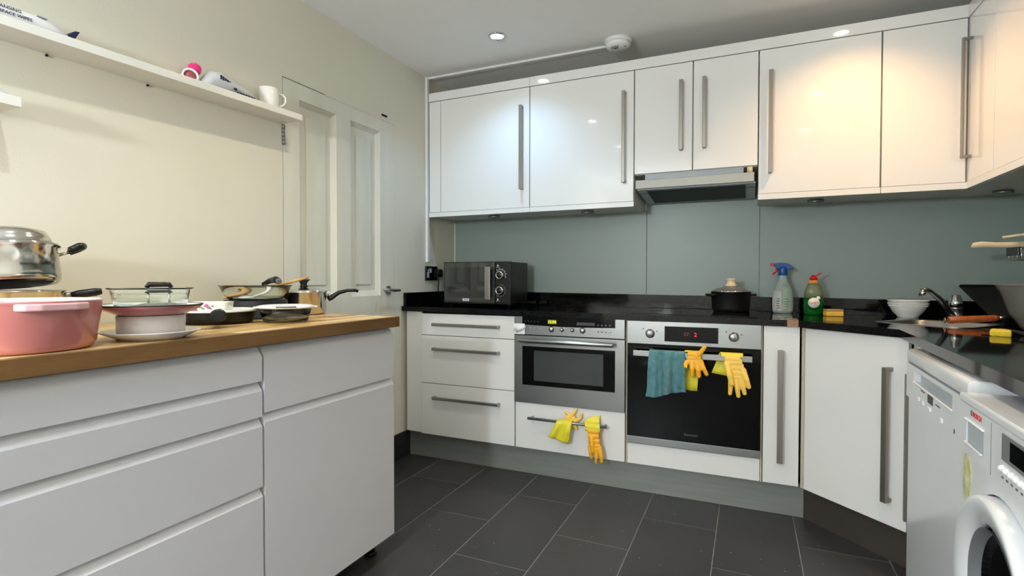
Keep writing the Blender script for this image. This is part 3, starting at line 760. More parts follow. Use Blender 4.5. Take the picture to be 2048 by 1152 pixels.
for z_ in (1.078, .988):
    kx = .543
    k = B(); k.lathe([(.017, 0), (.026, 0), (.025, .014), (.022, .018), (.017, .018), (.017, 0)], (0, 0, 0), 32, Matrix.Translation((kx, -.402, z_)) @ Matrix.Rotation(radians(90), 4, 'X')); ko = k.build('dial', m_chrome, cp)
    k = B(); k.lathe([(0, 0), (.0168, 0), (.0168, .017), (.015, .019), (0, .019)], (0, 0, 0), 28, Matrix.Translation((kx, -.402, z_)) @ Matrix.Rotation(radians(90), 4, 'X')); k.build('dial_face', m_black, ko)
    k = B()
    for j in range(16):
        a = radians(-100 + j * (15 if z_ > 1 else 20)); a0 = pi / 2 - a if z_ > 1 else a
        if z_ > 1: a0 = radians(125 - j * 9.5)
        else: a0 = radians(80 - j * 19)
        r0, r1 = .032, .0355 + (.006 if (z_ > 1 and j % 3 == 0) else 0)
        k.tube([(kx + r0 * cos(a0), -.4025, z_ + r0 * sin(a0)), (kx + r1 * cos(a0), -.4025, z_ + r1 * sin(a0))], .0013, 5)
    stuff(k.build('dial_scale', m_white, cp))
for z_ in (1.134, .936):
    B().sphere((.527, -.4022, z_), .0048, (1, .2, 1), 10).build('symbol', m_white, cp)
    B().box(.517, .537, -.4026, -.4018, z_ - .010, z_ - .0085).build('symbol', m_white, cp)

t = thing('socket', 'black double wall socket on the left wall behind the microwave', 'socket', (.006, -.302, 1.05))
B().box(.001, .012, -.370, -.236, 1.046, 1.136, .003).build('plate', m_sock, t)
for y in (-.352, -.318): pass
B().box(.012, .0145, -.360, -.338, 1.062, 1.098, .001).box(.012, .0145, -.353, -.346, 1.098, 1.118, .001).build('tee_reflection', m_lgrey, t)  # pale T-shaped reflection on the black plate, built as a light grey piece
B().box(.012, .016, -.334, -.312, 1.094, 1.122, .001).build('switch', m_lgrey, t)
t = thing('power_plug', 'black plug with its cable in the wall socket left of the microwave', 'plug', (.03, -.265, 1.055))
B().prism([(-.292, 1.066), (-.240, 1.066), (-.232, 1.085), (-.240, 1.118), (-.285, 1.118), (-.296, 1.09)], .0165, .052, 'x', .004).build('plug', m_black, t)
B().tube([(.035, -.262, 1.07), (.036, -.262, 1.03), (.03, -.258, .99), (.034, -.25, .95), (.055, -.235, .906), (.10, -.16, .901), (.15, -.118, .902), (.17, -.112, .93)], .0035, 8).build('cable', m_black, t)

# ================================================================== THINGS ON THE GRANITE
def zz(x): return zt(x) + .0003
# pot with glass lid
px, py = 1.782, -.20; pz = zt(1.78) + .0045
t = thing('cooking_pot', 'black two handled pot with a glass lid standing on the hob', 'pot', (px, py, pz))
B().lathe([(0, 0), (.078, 0), (.088, .006), (.092, .02), (.096, .100), (.099, .103), (.095, .104), (.090, .10), (.086, .02), (.078, .008), (0, .008)], (px, py, pz), 48).build('body', m_blackm, t)
a = radians(-118)
for s_ in (1, -1):
    c = Vector((px + s_ * .099 * cos(radians(-155)), py + s_ * .099 * sin(radians(-155)), pz + .088))
    n = Vector((cos(radians(-155)), sin(radians(-155)), 0)) * s_; tn = Vector((-n.y, n.x, 0))
    b = B(); b.tube([c - tn * .036 - n * .01, c - tn * .034 + n * .016, c + tn * .034 + n * .016, c + tn * .036 - n * .01], .0065, 8); b.build('handle', m_blackm, t)
ld = thing('pot_lid', 'domed glass lid with cream knob on the black pot', 'lid', (px, py, pz + .104))
B().lathe([(.094, 0), (.094, .003), (.09, .006), (.07, .018), (.03, .027), (0, .029), (0, .026), (.03, .024), (.07, .015), (.088, .003), (.094, 0)], (px, py, pz + .104), 48).build('glass', m_smoke, ld)
B().lathe([(.091, .0), (.0975, .0), (.0975, .003), (.0955, .005), (.091, .0045), (.091, 0)], (px, py, pz + .104), 48).build('steel_rim', m_chrome, ld)
B().lathe([(0, .026), (.030, .028), (.029, .036), (.022, .041), (.020, .058), (.024, .064), (.022, .069), (0, .070)], (px, py, pz + .104), 28).build('knob', m_pale, ld)

# spray bottle
sx, sy = 2.030, -.105; sz = zz(sx)
t = thing('spray_bottle', 'clear spray cleaner bottle with a blue and red trigger head', 'spray bottle', (sx, sy, sz))
B().lathe([(0, 0), (.043, 0), (.047, .006), (.050, .05), (.049, .085), (.043, .12), (.030, .155), (.021, .175), (.019, .20), (.019, .206), (0, .206)], (sx, sy, sz), 32, None, 1, .6) .build('bottle', m_spray, t)
def shell(prof, a0, a1, cx, cy, cz, sxx, syy, n=16, o=.0008):
    t = bmesh.new(); rows = []
    for r, z in prof:
        rows.append([t.verts.new((cx + (r * sxx + o) * cos(a0 + (a1 - a0) * k / n), cy + (r * syy + o) * sin(a0 + (a1 - a0) * k / n), cz + z)) for k in range(n + 1)])
    for A, C_ in zip(rows, rows[1:]):
        for k in range(n): t.faces.new((A[k], A[k + 1], C_[k + 1], C_[k]))
    for f in t.faces: f.smooth = True
    bmesh.ops.solidify(t, geom=list(t.faces), thickness=.0006)
    bmesh.ops.recalc_face_normals(t, faces=t.faces)
    return t
lp = [(.0475, .012), (.050, .05), (.049, .085), (.043, .12), (.034, .145)]
z = B(); z.add(shell(lp, radians(-95), radians(-15), sx, sy, sz, 1, .6)); lb1 = z.build('label', m_label, t)
z = B(); z.add(shell(lp[:-1], radians(-165), radians(-97), sx, sy, sz, 1, .6)); lb2 = z.build('label', m_labelw, t)
for k in range(5):
    B().box(sx - .028, sx - .028 + .02, sy - .0285 - .0008, sy - .0265, sz + .025 + k * .012, sz + .029 + k * .012).build('print_mark', m_green if k == 3 else m_textg, lb2)
    B().box(sx + .006, sx + .006 + .018 + .004 * (k % 2), sy - .0308, sy - .029, sz + .02 + k * .013, sz + .0235 + k * .013).build('print_mark', m_leafp, lb1)
B().lathe([(.0205, .196), (.0215, .198), (.0215, .235), (.019, .24), (0, .24)], (sx, sy, sz), 24).build('collar', m_blue, t)
z = B(); z.prism([(sx - .040, sz + .243), (sx - .040, sz + .258), (sx - .012, sz + .262), (sx + .018, sz + .259), (sx + .036, sz + .250), (sx + .052, sz + .226), (sx + .036, sz + .228), (sx + .022, sz + .224), (sx - .020, sz + .226)], sy - .012, sy + .012, 'y', .003); z.build('trigger_head', m_blue, t)
B().box(sx - .058, sx - .0402, sy - .009, sy + .009, sz + .245, sz + .259, .002).build('nozzle', m_red, t)
B().tube([(sx - .022, sy, sz + .236), (sx - .032, sy, sz + .218), (sx - .048, sy, sz + .200)], [.007, .006, .004], 10).build('trigger', m_red, t)

# washing-up liquid
sx, sy = 2.165, -.155; sz = zz(sx)
t = thing('soap_bottle', 'green washing up liquid bottle with an open red flip cap', 'bottle', (sx, sy, sz))
B().lathe([(0, 0), (.038, 0), (.042, .008), (.044, .04), (.0435, .085), (0, .085)], (sx, sy, sz), 32, None, 1, .62).build('bottle', m_fairy, t)
B().lathe([(0, .0855), (.0434, .0855), (.039, .115), (.030, .145), (.0245, .155), (0, .155)], (sx, sy, sz), 32, None, 1, .62).build('shoulder', m_fairyc, t)
B().lathe([(0, .1552), (.0245, .1552), (.019, .170), (.016, .174), (0, .174)], (sx, sy, sz), 28, None, 1, .75).build('neck_label', m_orangel, t)
cpp = B().lathe([(0, .174), (.018, .174), (.018, .187), (.012, .190), (.008, .198), (0, .199)], (sx, sy, sz), 24).build('cap', m_red, t)
B().box(-.013, .013, -.009, .009, -.003, .004, .002, mtx=Matrix.Translation((sx + .024, sy, sz + .202)) @ Matrix.Rotation(radians(-32), 4, 'Y')).build('flip_lid', m_red, cpp)
MF = frame((sx, sy - .0277, sz + .058), (1, 0, 0), (0, 0, 1))
z = B(); z.lathe([(0, 0), (.031, 0), (.031, .001), (0, .001)], (0, 0, 0), 36, MF @ Matrix.Diagonal((1, 1.1, 1, 1))); fo = z.build('label', m_green, t)
z = B(); z.lathe([(0, .001), (.0255, .001), (.0255, .002), (0, .002)], (0, 0, 0), 36, MF @ Matrix.Translation((0, .002, 0))); z.lathe([(0, .001), (.009, .001), (.009, .0019), (0, .0019)], (0, 0, 0), 20, MF @ Matrix.Translation((.019, .026, 0))); z.build('label_panel', m_labelw, fo)
text('brand_name', 'FAIRY', .0172, MF @ Matrix.Translation((0, .001, .0024)), m_textr, fo)
# sponge
sx, sy = 2.243, -.225; sz = zz(sx)
t = thing('sponge', 'yellow washing up sponge standing beside the green soap bottle', 'sponge', (sx, sy, sz), (0, 0, radians(12)))
B().box(-.038, .038, -.024, .024, 0, .024, .004).build('foam', m_sponge, t, True)
B().box(-.038, .038, -.024, .024, .0242, .033, .003).build('scourer', m_scour, t, True)
# white bowl
sx, sy = 2.560, -.135; sz = zz(sx)
t = thing('bowl', 'white ribbed china bowl on the granite behind the sink', 'bowl', (sx, sy, sz))
bw = B().lathe([(0, .006), (.036, .004), (.037, 0), (.042, 0), (.043, .006), (.060, .024), (.074, .050), (.080, .078), (.083, .081), (.080, .083), (.077, .080), (.070, .052), (.056, .028), (.03, .012), (0, .011)], (sx, sy, sz), 48).build('body', m_ceram, t)
for zz_, rr in ((.066, .0785), (.056, .0762)):
    z = B()
    for k in range(48):
        a = 2 * pi * k / 48; z.sphere((sx + rr * cos(a), sy + rr * sin(a), sz + zz_), .0026, (1, 1, 1), 6)
    stuff(z.build('beading', m_ceram, t))

# wooden handled pan, leaning tray, big bowl, black handled pan, sponge, rack: the wet corner
pz = zt(2.8)
t = thing('frying_pan', 'dark frying pan with an orange wooden handle lying beside the sink', 'pan', (2.90, -.55, pz))
B().lathe([(0, 0), (.10, 0), (.125, .035), (.128, .036), (.122, .036), (.098, .004), (0, .004)], (2.90, -.50, pz), 40).build('body', m_blackm, t)
hp0 = Vector((2.786, -.525, pz + .034)); hp1 = Vector((2.598, -.555, pz + .020))
B().tube([hp0, hp0.lerp(hp1, .12)], [.006, .007], 10).build('ferrule', m_steel, t)
B().tube([hp0.lerp(hp1, .12), hp0.lerp(hp1, .2), hp0.lerp(hp1, .6), hp0.lerp(hp1, .98), hp1], [.010, .0125, .0135, .0145, .011], 16).build('handle', m_orange, t)
hv = (hp1 - hp0).normalized()
z = B(); cc = hp1 + hv * .012
z.tube([cc + Vector((0, .010 * cos(q), .010 * sin(q))) + hv * (.010 * 0) for q in [k * pi / 6 for k in range(13)]], .0022, 6); z.build('hanging_ring', m_steel, t)

t = thing('baking_tray', 'dark baking tray leaning against the back wall in the right corner', 'tray', (2.86, -.12, pz))
MT = Matrix.Translation((2.925, -.14, pz + .078)) @ Matrix.Rotation(radians(66), 4, 'X')
z = B(); z.prism([(-.165, .080), (.10, .080), (.10, -.080), (-.06, -.080)], -.003, 0, 'z', 0, MT)
for x0, x1, y0, y1 in [(-.06, .10, -.083, -.078), (-.165, .10, .078, .083), (.095, .10, -.083, .083)]: z.box(x0, x1, y0, y1, -.003, .014, .001, 1, MT)
z.build('tray', m_blackm, t)

bx, by = 2.815, -.885
t = thing('mixing_bowl', 'large clear plastic mixing bowl by the sink at the right edge', 'bowl', (bx, by, pz))
B().lathe([(0, .0), (.085, .0), (.105, .012), (.140, .07), (.160, .135), (.175, .158), (.180, .160), (.180, .164), (.174, .164), (.157, .137), (.137, .072), (.10, .016), (.08, .006), (0, .006)], (bx, by, pz + .004), 56).build('body', m_plast, t)
t = thing('saucepan', 'dark saucepan standing inside the clear plastic mixing bowl', 'pan', (bx + .03, by, pz + .012))
B().lathe([(0, 0), (.07, 0), (.078, .012), (.082, .07), (.084, .072), (.079, .072), (.074, .014), (.066, .006), (0, .006)], (0, 0, 0), 36, Matrix.Translation((bx + .022, by + .01, pz + .016)) ).build('body', m_pansteel, t)
B().tube([(bx + .02, by - .07, pz + .082), (bx + .015, by - .10, pz + .12), (bx + .0, by - .125, pz + .168), (bx - .015, by - .150, pz + .182)], [.008, .009, .011, .010], 10, .7).build('handle', m_black, t)

t = thing('spatula', 'black plastic spatula resting on the worktop in front of the clear bowl', 'spatula', (2.68, -1.1, pz))
B().tube([(2.635, -.93, pz + .018), (2.645, -1.02, pz + .018), (2.655, -1.14, pz + .012), (2.66, -1.24, pz + .010)], [.007, .009, .011, .012], 10, .6).build('handle', m_black, t)
z = B(); z.box(2.605, 2.665, -.93, -.86, pz + .008, pz + .014, .002); z.build('blade', m_black, t)
t = thing('sponge', 'small bright yellow sponge by the sink in front of the clear bowl', 'sponge', (2.615, -.99, pz), (0, 0, radians(-20)))
B().box(-.026, .026, -.036, .036, .0003, .022, .005).build('foam', mat('bright_yellow_sponge', (.86, .74, .22), .95, var=.1, scale=90, bump=1, bscale=220), t, True)

# wire rack on the right wall with knife and wooden stirrer
t = thing('wire_rack', 'small wire rack fixed to the right hand wall above the clear bowl', 'rack', (2.93, -.55, 1.13))
z = B()
def wl(p): z.tube(p, .0028, 6)
for zc in (1.135, 1.178):
    wl([(2.80, -.78, zc), (2.80, -.50, zc), (3.046, -.50, zc), (3.046, -.78, zc), (2.80, -.78, zc)])
for k in range(9):
    y = -.50 - k * .035
    wl([(2.80, y, 1.178), (2.80, y, 1.135), (3.046, y, 1.135)])
for k in range(1, 7): wl([(2.80 + k * .035, -.50, 1.178), (2.80 + k * .035, -.50, 1.135)])
z.build('wire_frame', m_chrome, t)
B().box(2.792, 2.803, -.60, -.50, 1.150, 1.182, .002).build('corner_guard', m_black, t)
t = thing('knife', 'kitchen knife with a pale handle lying across the wire rack', 'knife', (2.75, -.49, 1.18))
z = B(); z.tube([(2.700, -.455, 1.189), (2.706, -.456, 1.197), (2.73, -.459, 1.200), (2.77, -.464, 1.197), (2.82, -.470, 1.196), (2.86, -.475, 1.197)], [.006, .0115, .0125, .0105, .0115, .0125], 12, .55, upv=(0, 1, 0)); z.build('handle', m_pale, t)
B().box(2.86, 3.02, -.4765, -.4745, 1.183, 1.207).build('blade', m_steel, t)
tag(B().tube([(2.775, -.515, 1.222), (2.86, -.55, 1.236), (2.99, -.60, 1.254)], [.0055, .006, .006], 10).build('wooden_stick', m_pale), 'thin pale wooden stick poking out of the wire rack above the knife', 'stirrer')

# ================================================================== GLOVES AND CLOTH
def remesh_obj(b, name, m, parent, vox=.0026, smooth=3):
    o = b.build(name, m, parent)
    md = o.modifiers.new('r', 'REMESH'); md.mode = 'VOXEL'; md.voxel_size = vox; md.use_smooth_shade = True
    ms = o.modifiers.new('s', 'SMOOTH'); ms.iterations = smooth; ms.factor = .5
    dg = bpy.context.evaluated_depsgraph_get(); dg.update()
    me = bpy.data.meshes.new_from_object(o.evaluated_get(dg))
    o.modifiers.clear(); old = o.data; o.data = me; bpy.data.meshes.remove(old)
    for p in me.polygons: p.use_smooth = True
    return o
def finger(b, pts, r0, r1, flat=.75):
    n = len(pts); rs = [r0 + (r1 - r0) * k / (n - 1) for k in range(n)]
    b.tube(pts, rs, 12, flat, upv=(0, 1, 0)); b.sphere(pts[-1], rs[-1], (1, .8, 1), 12); b.sphere(pts[0], rs[0], (1, .8, 1), 12)
def sheet(name, m, parent, rows, th=.0018, sub=True):
    """rows: list of rows of 3D points -> smooth thick sheet"""
    t = bmesh.new()
    vs = [[t.verts.new(p) for p in r] for r in rows]
    for a, c in zip(vs, vs[1:]):
        for k in range(len(a) - 1): t.faces.new((a[k], a[k + 1], c[k + 1], c[k]))
    if sub: bmesh.ops.subdivide_edges(t, edges=list(t.edges), cuts=2, use_grid_fill=True, smooth=.6)
    for f in t.faces: f.smooth = True
    bmesh.ops.solidify(t, geom=list(t.faces), thickness=th)
    bmesh.ops.recalc_face_normals(t, faces=t.faces)
    z = B(); z.add(t); return z.build(name, m, parent)

# glove 1: orange, on the oven handle right of the cloth
t = thing('rubber_glove', 'orange rubber glove hanging on the oven handle right against the teal cloth', 'glove', (1.645, -.665, .54))
b = B()
Y0 = -.674
for p0, p1 in [((1.618, .716), (1.668, .716)), ((1.615, .70), (1.675, .70)), ((1.618, .683), (1.676, .686))]:
    b.tube([(p0[0], Y0, p0[1]), (p1[0], Y0, p1[1])], .0145, 12, .6, upv=(0, 1, 0))
finger(b, [(1.655, Y0, .708), (1.674, Y0 - .004, .728), (1.690, Y0 - .008, .752)], .0125, .0095)
finger(b, [(1.636, Y0, .685), (1.638, Y0 - .008, .65), (1.637, Y0 - .002, .620)], .0125, .0092)
finger(b, [(1.658, Y0, .683), (1.664, Y0 - .008, .65), (1.666, Y0 - .002, .620)], .0128, .0105)
finger(b, [(1.674, Y0, .686), (1.687, Y0 - .006, .655), (1.699, Y0 - .002, .630)], .0118, .0090)
finger(b, [(1.616, Y0, .682), (1.609, Y0 - .012, .668), (1.611, Y0 - .016, .660)], .0115, .0085)
remesh_obj(b, 'hand', m_glove, t)
sheet('cuff', m_cuff, t, [[(1.603 + .062 * k / 4, -.672, .727) for k in range(5)],
    [(1.602 + .063 * k / 4, -.655 + .004 * sin(k * 2), .7315) for k in range(5)],
    [(1.600 + .064 * k / 4, -.640 + .003 * sin(k * 2), .722) for k in range(5)],
    [(1.600 + .062 * k / 4, -.633 + .004 * sin(k * 2.2), .64) for k in range(5)],
    [(1.602 + .054 * k / 4, -.634 + .004 * sin(k * 2.2), .543) for k in range(5)]])
# glove 2: paler, right end
t = thing('rubber_glove', 'paler yellow rubber glove hanging at the right end of the oven handle', 'glove', (1.81, -.665, .54))
b = B()
for x0, x1, z_, r in [(1.772, 1.838, .706, .017), (1.778, 1.846, .69, .018), (1.784, 1.852, .668, .018), (1.79, 1.852, .646, .018), (1.798, 1.846, .628, .016)]:
    b.tube([(x0, Y0, z_), (x1, Y0, z_)], r, 12, .6, upv=(0, 1, 0))
finger(b, [(1.784, Y0 - .006, .68), (1.795, Y0 - .018, .635), (1.804, Y0 - .016, .598)], .0145, .0100)
finger(b, [(1.80, Y0, .62), (1.799, Y0 - .004, .58), (1.797, Y0, .552)], .0125, .0092)
finger(b, [(1.822, Y0, .615), (1.827, Y0 - .006, .575), (1.831, Y0, .544)], .0125, .0095)
finger(b, [(1.842, Y0, .62), (1.850, Y0 - .004, .585), (1.856, Y0, .558)], .0125, .0092)
finger(b, [(1.850, Y0 - .003, .66), (1.864, Y0 - .012, .62), (1.873, Y0 - .008, .588)], .0130, .0095)
remesh_obj(b, 'hand', m_glovep, t)
sheet('cuff', m_cuff, t, [[(1.760 + .088 * k / 4, -.676, .714) for k in range(5)], [(1.757 + .092 * k / 4, -.670, .7275) for k in range(5)],
    [(1.755 + .092 * k / 4, -.652, .7315) for k in range(5)], [(1.748 + .092 * k / 4, -.640, .722) for k in range(5)],
    [(1.735 + .086 * k / 4, -.632 + .004 * sin(k * 2), .68) for k in range(5)], [(1.717 + .082 * k / 4, -.634, .632 - .012 * k / 4) for k in range(5)]])
# gloves 3 and 4 on the drawer handle
t = thing('rubber_glove', 'yellow rubber glove over the drawer handle, cuff hanging in front and fingers behind', 'glove', (1.02, -.645, .22))
HY = YB - .038
sheet('cuff', m_cuff, t, [[(1.000 + .060 * k / 5, HY + .012, .334) for k in range(6)], [(.986 + .074 * k / 5, HY - .002, .3395) for k in range(6)],
    [(.978 + .082 * k / 5, HY - .013, .330) for k in range(6)], [(.962 + .092 * k / 5, HY - .016 - .007 * sin(k * 1.9), .295 - .004 * k / 5) for k in range(6)],
    [(.945 + .102 * k / 5, HY - .014 - .008 * sin(k * 1.9 + .6), .262 - .014 * k / 5) for k in range(6)], [(.931 + .108 * k / 5, HY - .012 - .007 * sin(k * 1.9 + .9), .248 - .026 * k / 5) for k in range(6)]])
b = B(); YH = YB - .0165
b.tube([(1.015, YH, .345), (1.068, YH, .345)], .0125, 12, .6, upv=(0, 1, 0)); b.tube([(1.03, YH, .33), (1.066, YH, .33)], .013, 12, .6, upv=(0, 1, 0)); b.tube([(1.045, YH, .31), (1.075, YH, .315)], .012, 12, .6, upv=(0, 1, 0))
finger(b, [(1.032, YH, .348), (1.056, YH - .002, .366), (1.070, YH, .388)], .011, .0075)
finger(b, [(1.046, YH, .352), (1.032, YH, .364), (1.014, YH, .374)], .010, .007)
finger(b, [(1.070, YH, .335), (1.096, YH, .352), (1.101, YH, .374)], .010, .007)
finger(b, [(1.060, YH, .315), (1.068, YH, .302), (1.074, YH, .295)], .010, .007)
remesh_obj(b, 'hand', m_glovep, t)
t = thing('rubber_glove', 'orange rubber glove at the right of the drawer handle, fingers dangling below the drawer', 'glove', (1.17, -.66, .14))
sheet('cuff', m_cuff, t, [[(1.165 + .032 * k / 4, HY + .024, .378 - .003 * (4 - k)) for k in range(5)], [(1.135 + .060 * k / 4, HY + .020, .358) for k in range(5)],
    [(1.118 + .078 * k / 4, HY + .013, .338) for k in range(5)], [(1.122 + .078 * k / 4, HY - .002, .3405) for k in range(5)], [(1.127 + .078 * k / 4, HY - .013, .331) for k in range(5)], [(1.131 + .076 * k / 4, HY - .014, .300) for k in range(5)]])
b = B(); Y1 = HY - .010
for x0, x1, z_, r in [(1.142, 1.198, .300, .013), (1.145, 1.200, .278, .014), (1.147, 1.204, .254, .014), (1.150, 1.206, .232, .014), (1.154, 1.208, .215, .013)]:
    b.tube([(x0, Y1, z_), (x1, Y1, z_)], r, 12, .65, upv=(0, 1, 0))
finger(b, [(1.155, Y1, .225), (1.160, Y1 - .006, .195), (1.161, Y1, .170)], .0120, .009)
finger(b, [(1.182, Y1, .215), (1.189, Y1 - .006, .175), (1.185, Y1, .148)], .0105, .0072)
finger(b, [(1.203, Y1, .225), (1.213, Y1 - .006, .185), (1.214, Y1, .158)], .0125, .0098)
finger(b, [(1.165, Y1 - .008, .27), (1.168, Y1 - .014, .235), (1.172, Y1 - .012, .205)], .0115, .009)
remesh_obj(b, 'hand', m_glove, t)

# teal cloth over the oven handle
rows = []
n = 44
def fold(u, s):
    v = .006 * sin(u * 11 + .4 + .9 * s)
    for c_, w_, h_ in ((.20, .07, .010), (.38 + .03 * s, .05, -.010), (.50 + .05 * s, .06, .016), (.63 + .02 * s, .04, -.008), (.80, .09, .008)):
        v += h_ * math.exp(-((u - c_) / w_) ** 2)
    return v * s
prof = [(-.640, .56, .5), (-.641, .62, .6), (-.642, .68, .5), (-.646, .715, .15), (-.655, .7225, .05), (-.664, .716, .2), (-.668, .70, .5), (-.671, .66, 1), (-.673, .62, 1.2), (-.674, .58, 1.3), (-.674, .545, 1.3), (-.673, .515, 1.2)]
for i, (y, z_, s_) in enumerate(prof):
    r = []
    for k in range(n + 1):
        u = k / n
        x0, x1 = 1.444, 1.604
        if i > 5: x0 = 1.444 - .011 * (i - 5) / 6; x1 = 1.604 + .007 * (i - 5) / 6
        if i < 4: x0 += .01; x1 -= .012
        z2 = z_
        if i >= 9:
            hem = [.508, .505, .513, .532, .537, .541]
            q = u * 5; j = min(int(q), 4); hz = hem[j] + (hem[j + 1] - hem[j]) * (q - j)
            z2 = .58 + (hz - .58) * ((i - 8) / 3) if i > 8 else z_
        dy = fold(u, s_)
        nz_ = mnoise.noise(Vector((u * 5.5, z_ * 26, 3.1))) * .0085 * min(s_, 1) + mnoise.noise(Vector((u * 13, z_ * 60, 8.2))) * .0035 * min(s_, 1)
        r.append((x0 + (x1 - x0) * u + nz_ * .4, y - dy - abs(nz_) if y < -.655 else y + dy * .5, z2))
    rows.append(r)
o = sheet('dish_cloth', m_teal, None, rows, .0028, True)
tag(o, 'teal microfibre cloth draped over the left of the oven handle', 'cloth')

# ================================================================== WOODEN-TOPPED UNITS ON THE LEFT
XI = .6225
def isl_front(b, y0, y1, z0, z1):
    """handleless front: flat face whose top edge slopes back as a finger grip"""
    b.prism([(XI, z0), (XI, z1 - .004), (XI - .004, z1), (XI - .016, z1 + .016), (XI - .020, z1 + .016), (XI - .020, z0)], 0, 1, 'y')
def island(y0, y1, fronts, label):
    t = thing('base_cabinet', label, 'base cabinet', (.3, (y0 + y1) / 2, .073))
    B().box(.02, XI - .022, y0 + .001, y1 - .001, .073, .868).build('body', m_isl, t)
    for nm, z0, z1 in fronts:
        b = B(); b.prism([(XI, z0), (XI, z1), (XI - .0185, z1 + .0255), (XI - .0215, z1 + .0255), (XI - .0215, z0)], y0 + .0018, y1 - .0018, 'y'); b.build(nm, m_isl, t)
    for y in (y0 + .05, y1 - .05):
        for x in (.10, XI - .075):
            z = B(); z.cyl((x, y, 0), (x, y, .012), .024).cyl((x, y, .012), (x, y, .073), .016); z.build('leg', m_black, t)
island(-2.126, -1.526, [('drawer', .681, .841), ('door', .0735, .653)], 'matt white handleless unit with one drawer over a tall door, by the old door')
island(-2.930, -2.130, [('drawer', .772, .841), ('drawer', .672, .7435), ('drawer', .474, .644), ('drawer', .0735, .4455)], 'matt white handleless unit of four drawers nearest the camera')

t = thing('wooden_worktop', 'thick oiled oak block worktop on the white units at left', 'worktop', (.33, -2.2, .875))
WX1_ = .643; Y0w, Y1w = -2.96, -1.516
B().box(.004, WX1_ - .0115, Y0w, Y1w - .006, .875, .9105).build('core', m_edge, t)
B().box(WX1_ - .011, WX1_, Y0w, Y1w, .875, .9147, .0018, 1).build('front_edge', m_edge, t)
B().box(.004, WX1_ - .0115, Y1w - .0055, Y1w, .875, .9147, .001, 1).build('end_edge', m_edge, t)
random.seed(11)
sw = (WX1_ - .0115 - .004) / 15
cache = {}
for i in range(15):
    x0 = .004 + sw * i
    y = Y0w - random.uniform(0, .15)
    while y < Y1w - .006:
        L_ = random.choice([.18, .24, .30, .36])
        a, c = max(y, Y0w), min(y + L_, Y1w - .006)
        if c - a > .01:
            key = (round(c - a, 2) if abs((c - a) - L_) < 1e-6 else None, random.randrange(5))
            ln = c - a
            if key[0] is not None and key in cache:
                o = cache[key].copy(); COL.objects.link(o)
            else:
                o = B().box(-sw / 2 + .0002, sw / 2 - .0002, -ln / 2 + .0002, ln / 2 - .0002, 0, .0042, .0004, 1).build('stave', m_staves[key[1]], t, True)
                if key[0] is not None: cache[key] = o
            o.location = Vector((x0 + sw / 2, (a + c) / 2, .9106)) - OFF[t.name]
        y += L_
ZI = .9150

# --- cookware on it
x, y = .508, -2.622
t = thing('casserole', 'pink enamel casserole with white interior at the near end of the wooden worktop', 'casserole', (x, y, ZI))
B().lathe([(0, 0), (.110, 0), (.119, .004), (.124, .014), (.135, .088), (.136, .098), (.137, .101), (.1335, .101)], (x, y, ZI), 64).build('body', m_pinkp, t)
B().lathe([(.1365, .1012), (.132, .1022), (.1295, .099), (.127, .085), (.117, .014), (.106, .007), (0, .007)], (x, y, ZI), 64).build('interior', m_ceram, t)
va = Vector((1.868 - x, -3.2 - y, 0)).normalized(); va = Matrix.Rotation(radians(22), 3, 'Z') @ va
for s_ in (1, -1):
    n = va * s_; tn = Vector((-n.y, n.x, 0)); c = Vector((x, y, ZI + .089)) + n * .130
    z = B(); z.prism([tuple((c + tn * a + n * r_).to_2d()) for a, r_ in [(-.062, -.004), (-.052, .016), (-.03, .025), (.03, .025), (.052, .016), (.062, -.004)]], ZI + .084, ZI + .098, 'z', .003); z.build('handle', m_pinkl, t)

x, y = .175, -2.50
t = thing('steel_pan', 'low steel pan with a black stick handle under the tilted pot', 'pan', (x, y, ZI))
B().lathe([(0, 0), (.098, 0), (.104, .008), (.105, .108), (.110, .112), (.110, .115), (.104, .113), (.101, .01), (.094, .004), (0, .004)], (x, y, ZI), 48).build('body', m_pansteel, t)
vr = Vector((cos(radians(-66)), -sin(radians(-66)), 0))  # to the right as the camera sees it
c = Vector((x, y, ZI + .100)) + vr * .105
z = B(); z.tube([c - vr * .004, c + vr * .014], [.009, .008], 10); z.build('bracket', m_steel, t)
z = B(); z.tube([c + vr * .014, c + vr * .030 + Vector((0, 0, .003)), c + vr * .065 + Vector((0, 0, .008)), c + vr * .078 + Vector((0, 0, .010))], [.0085, .011, .011, .008], 12); z.build('handle', m_black, t)
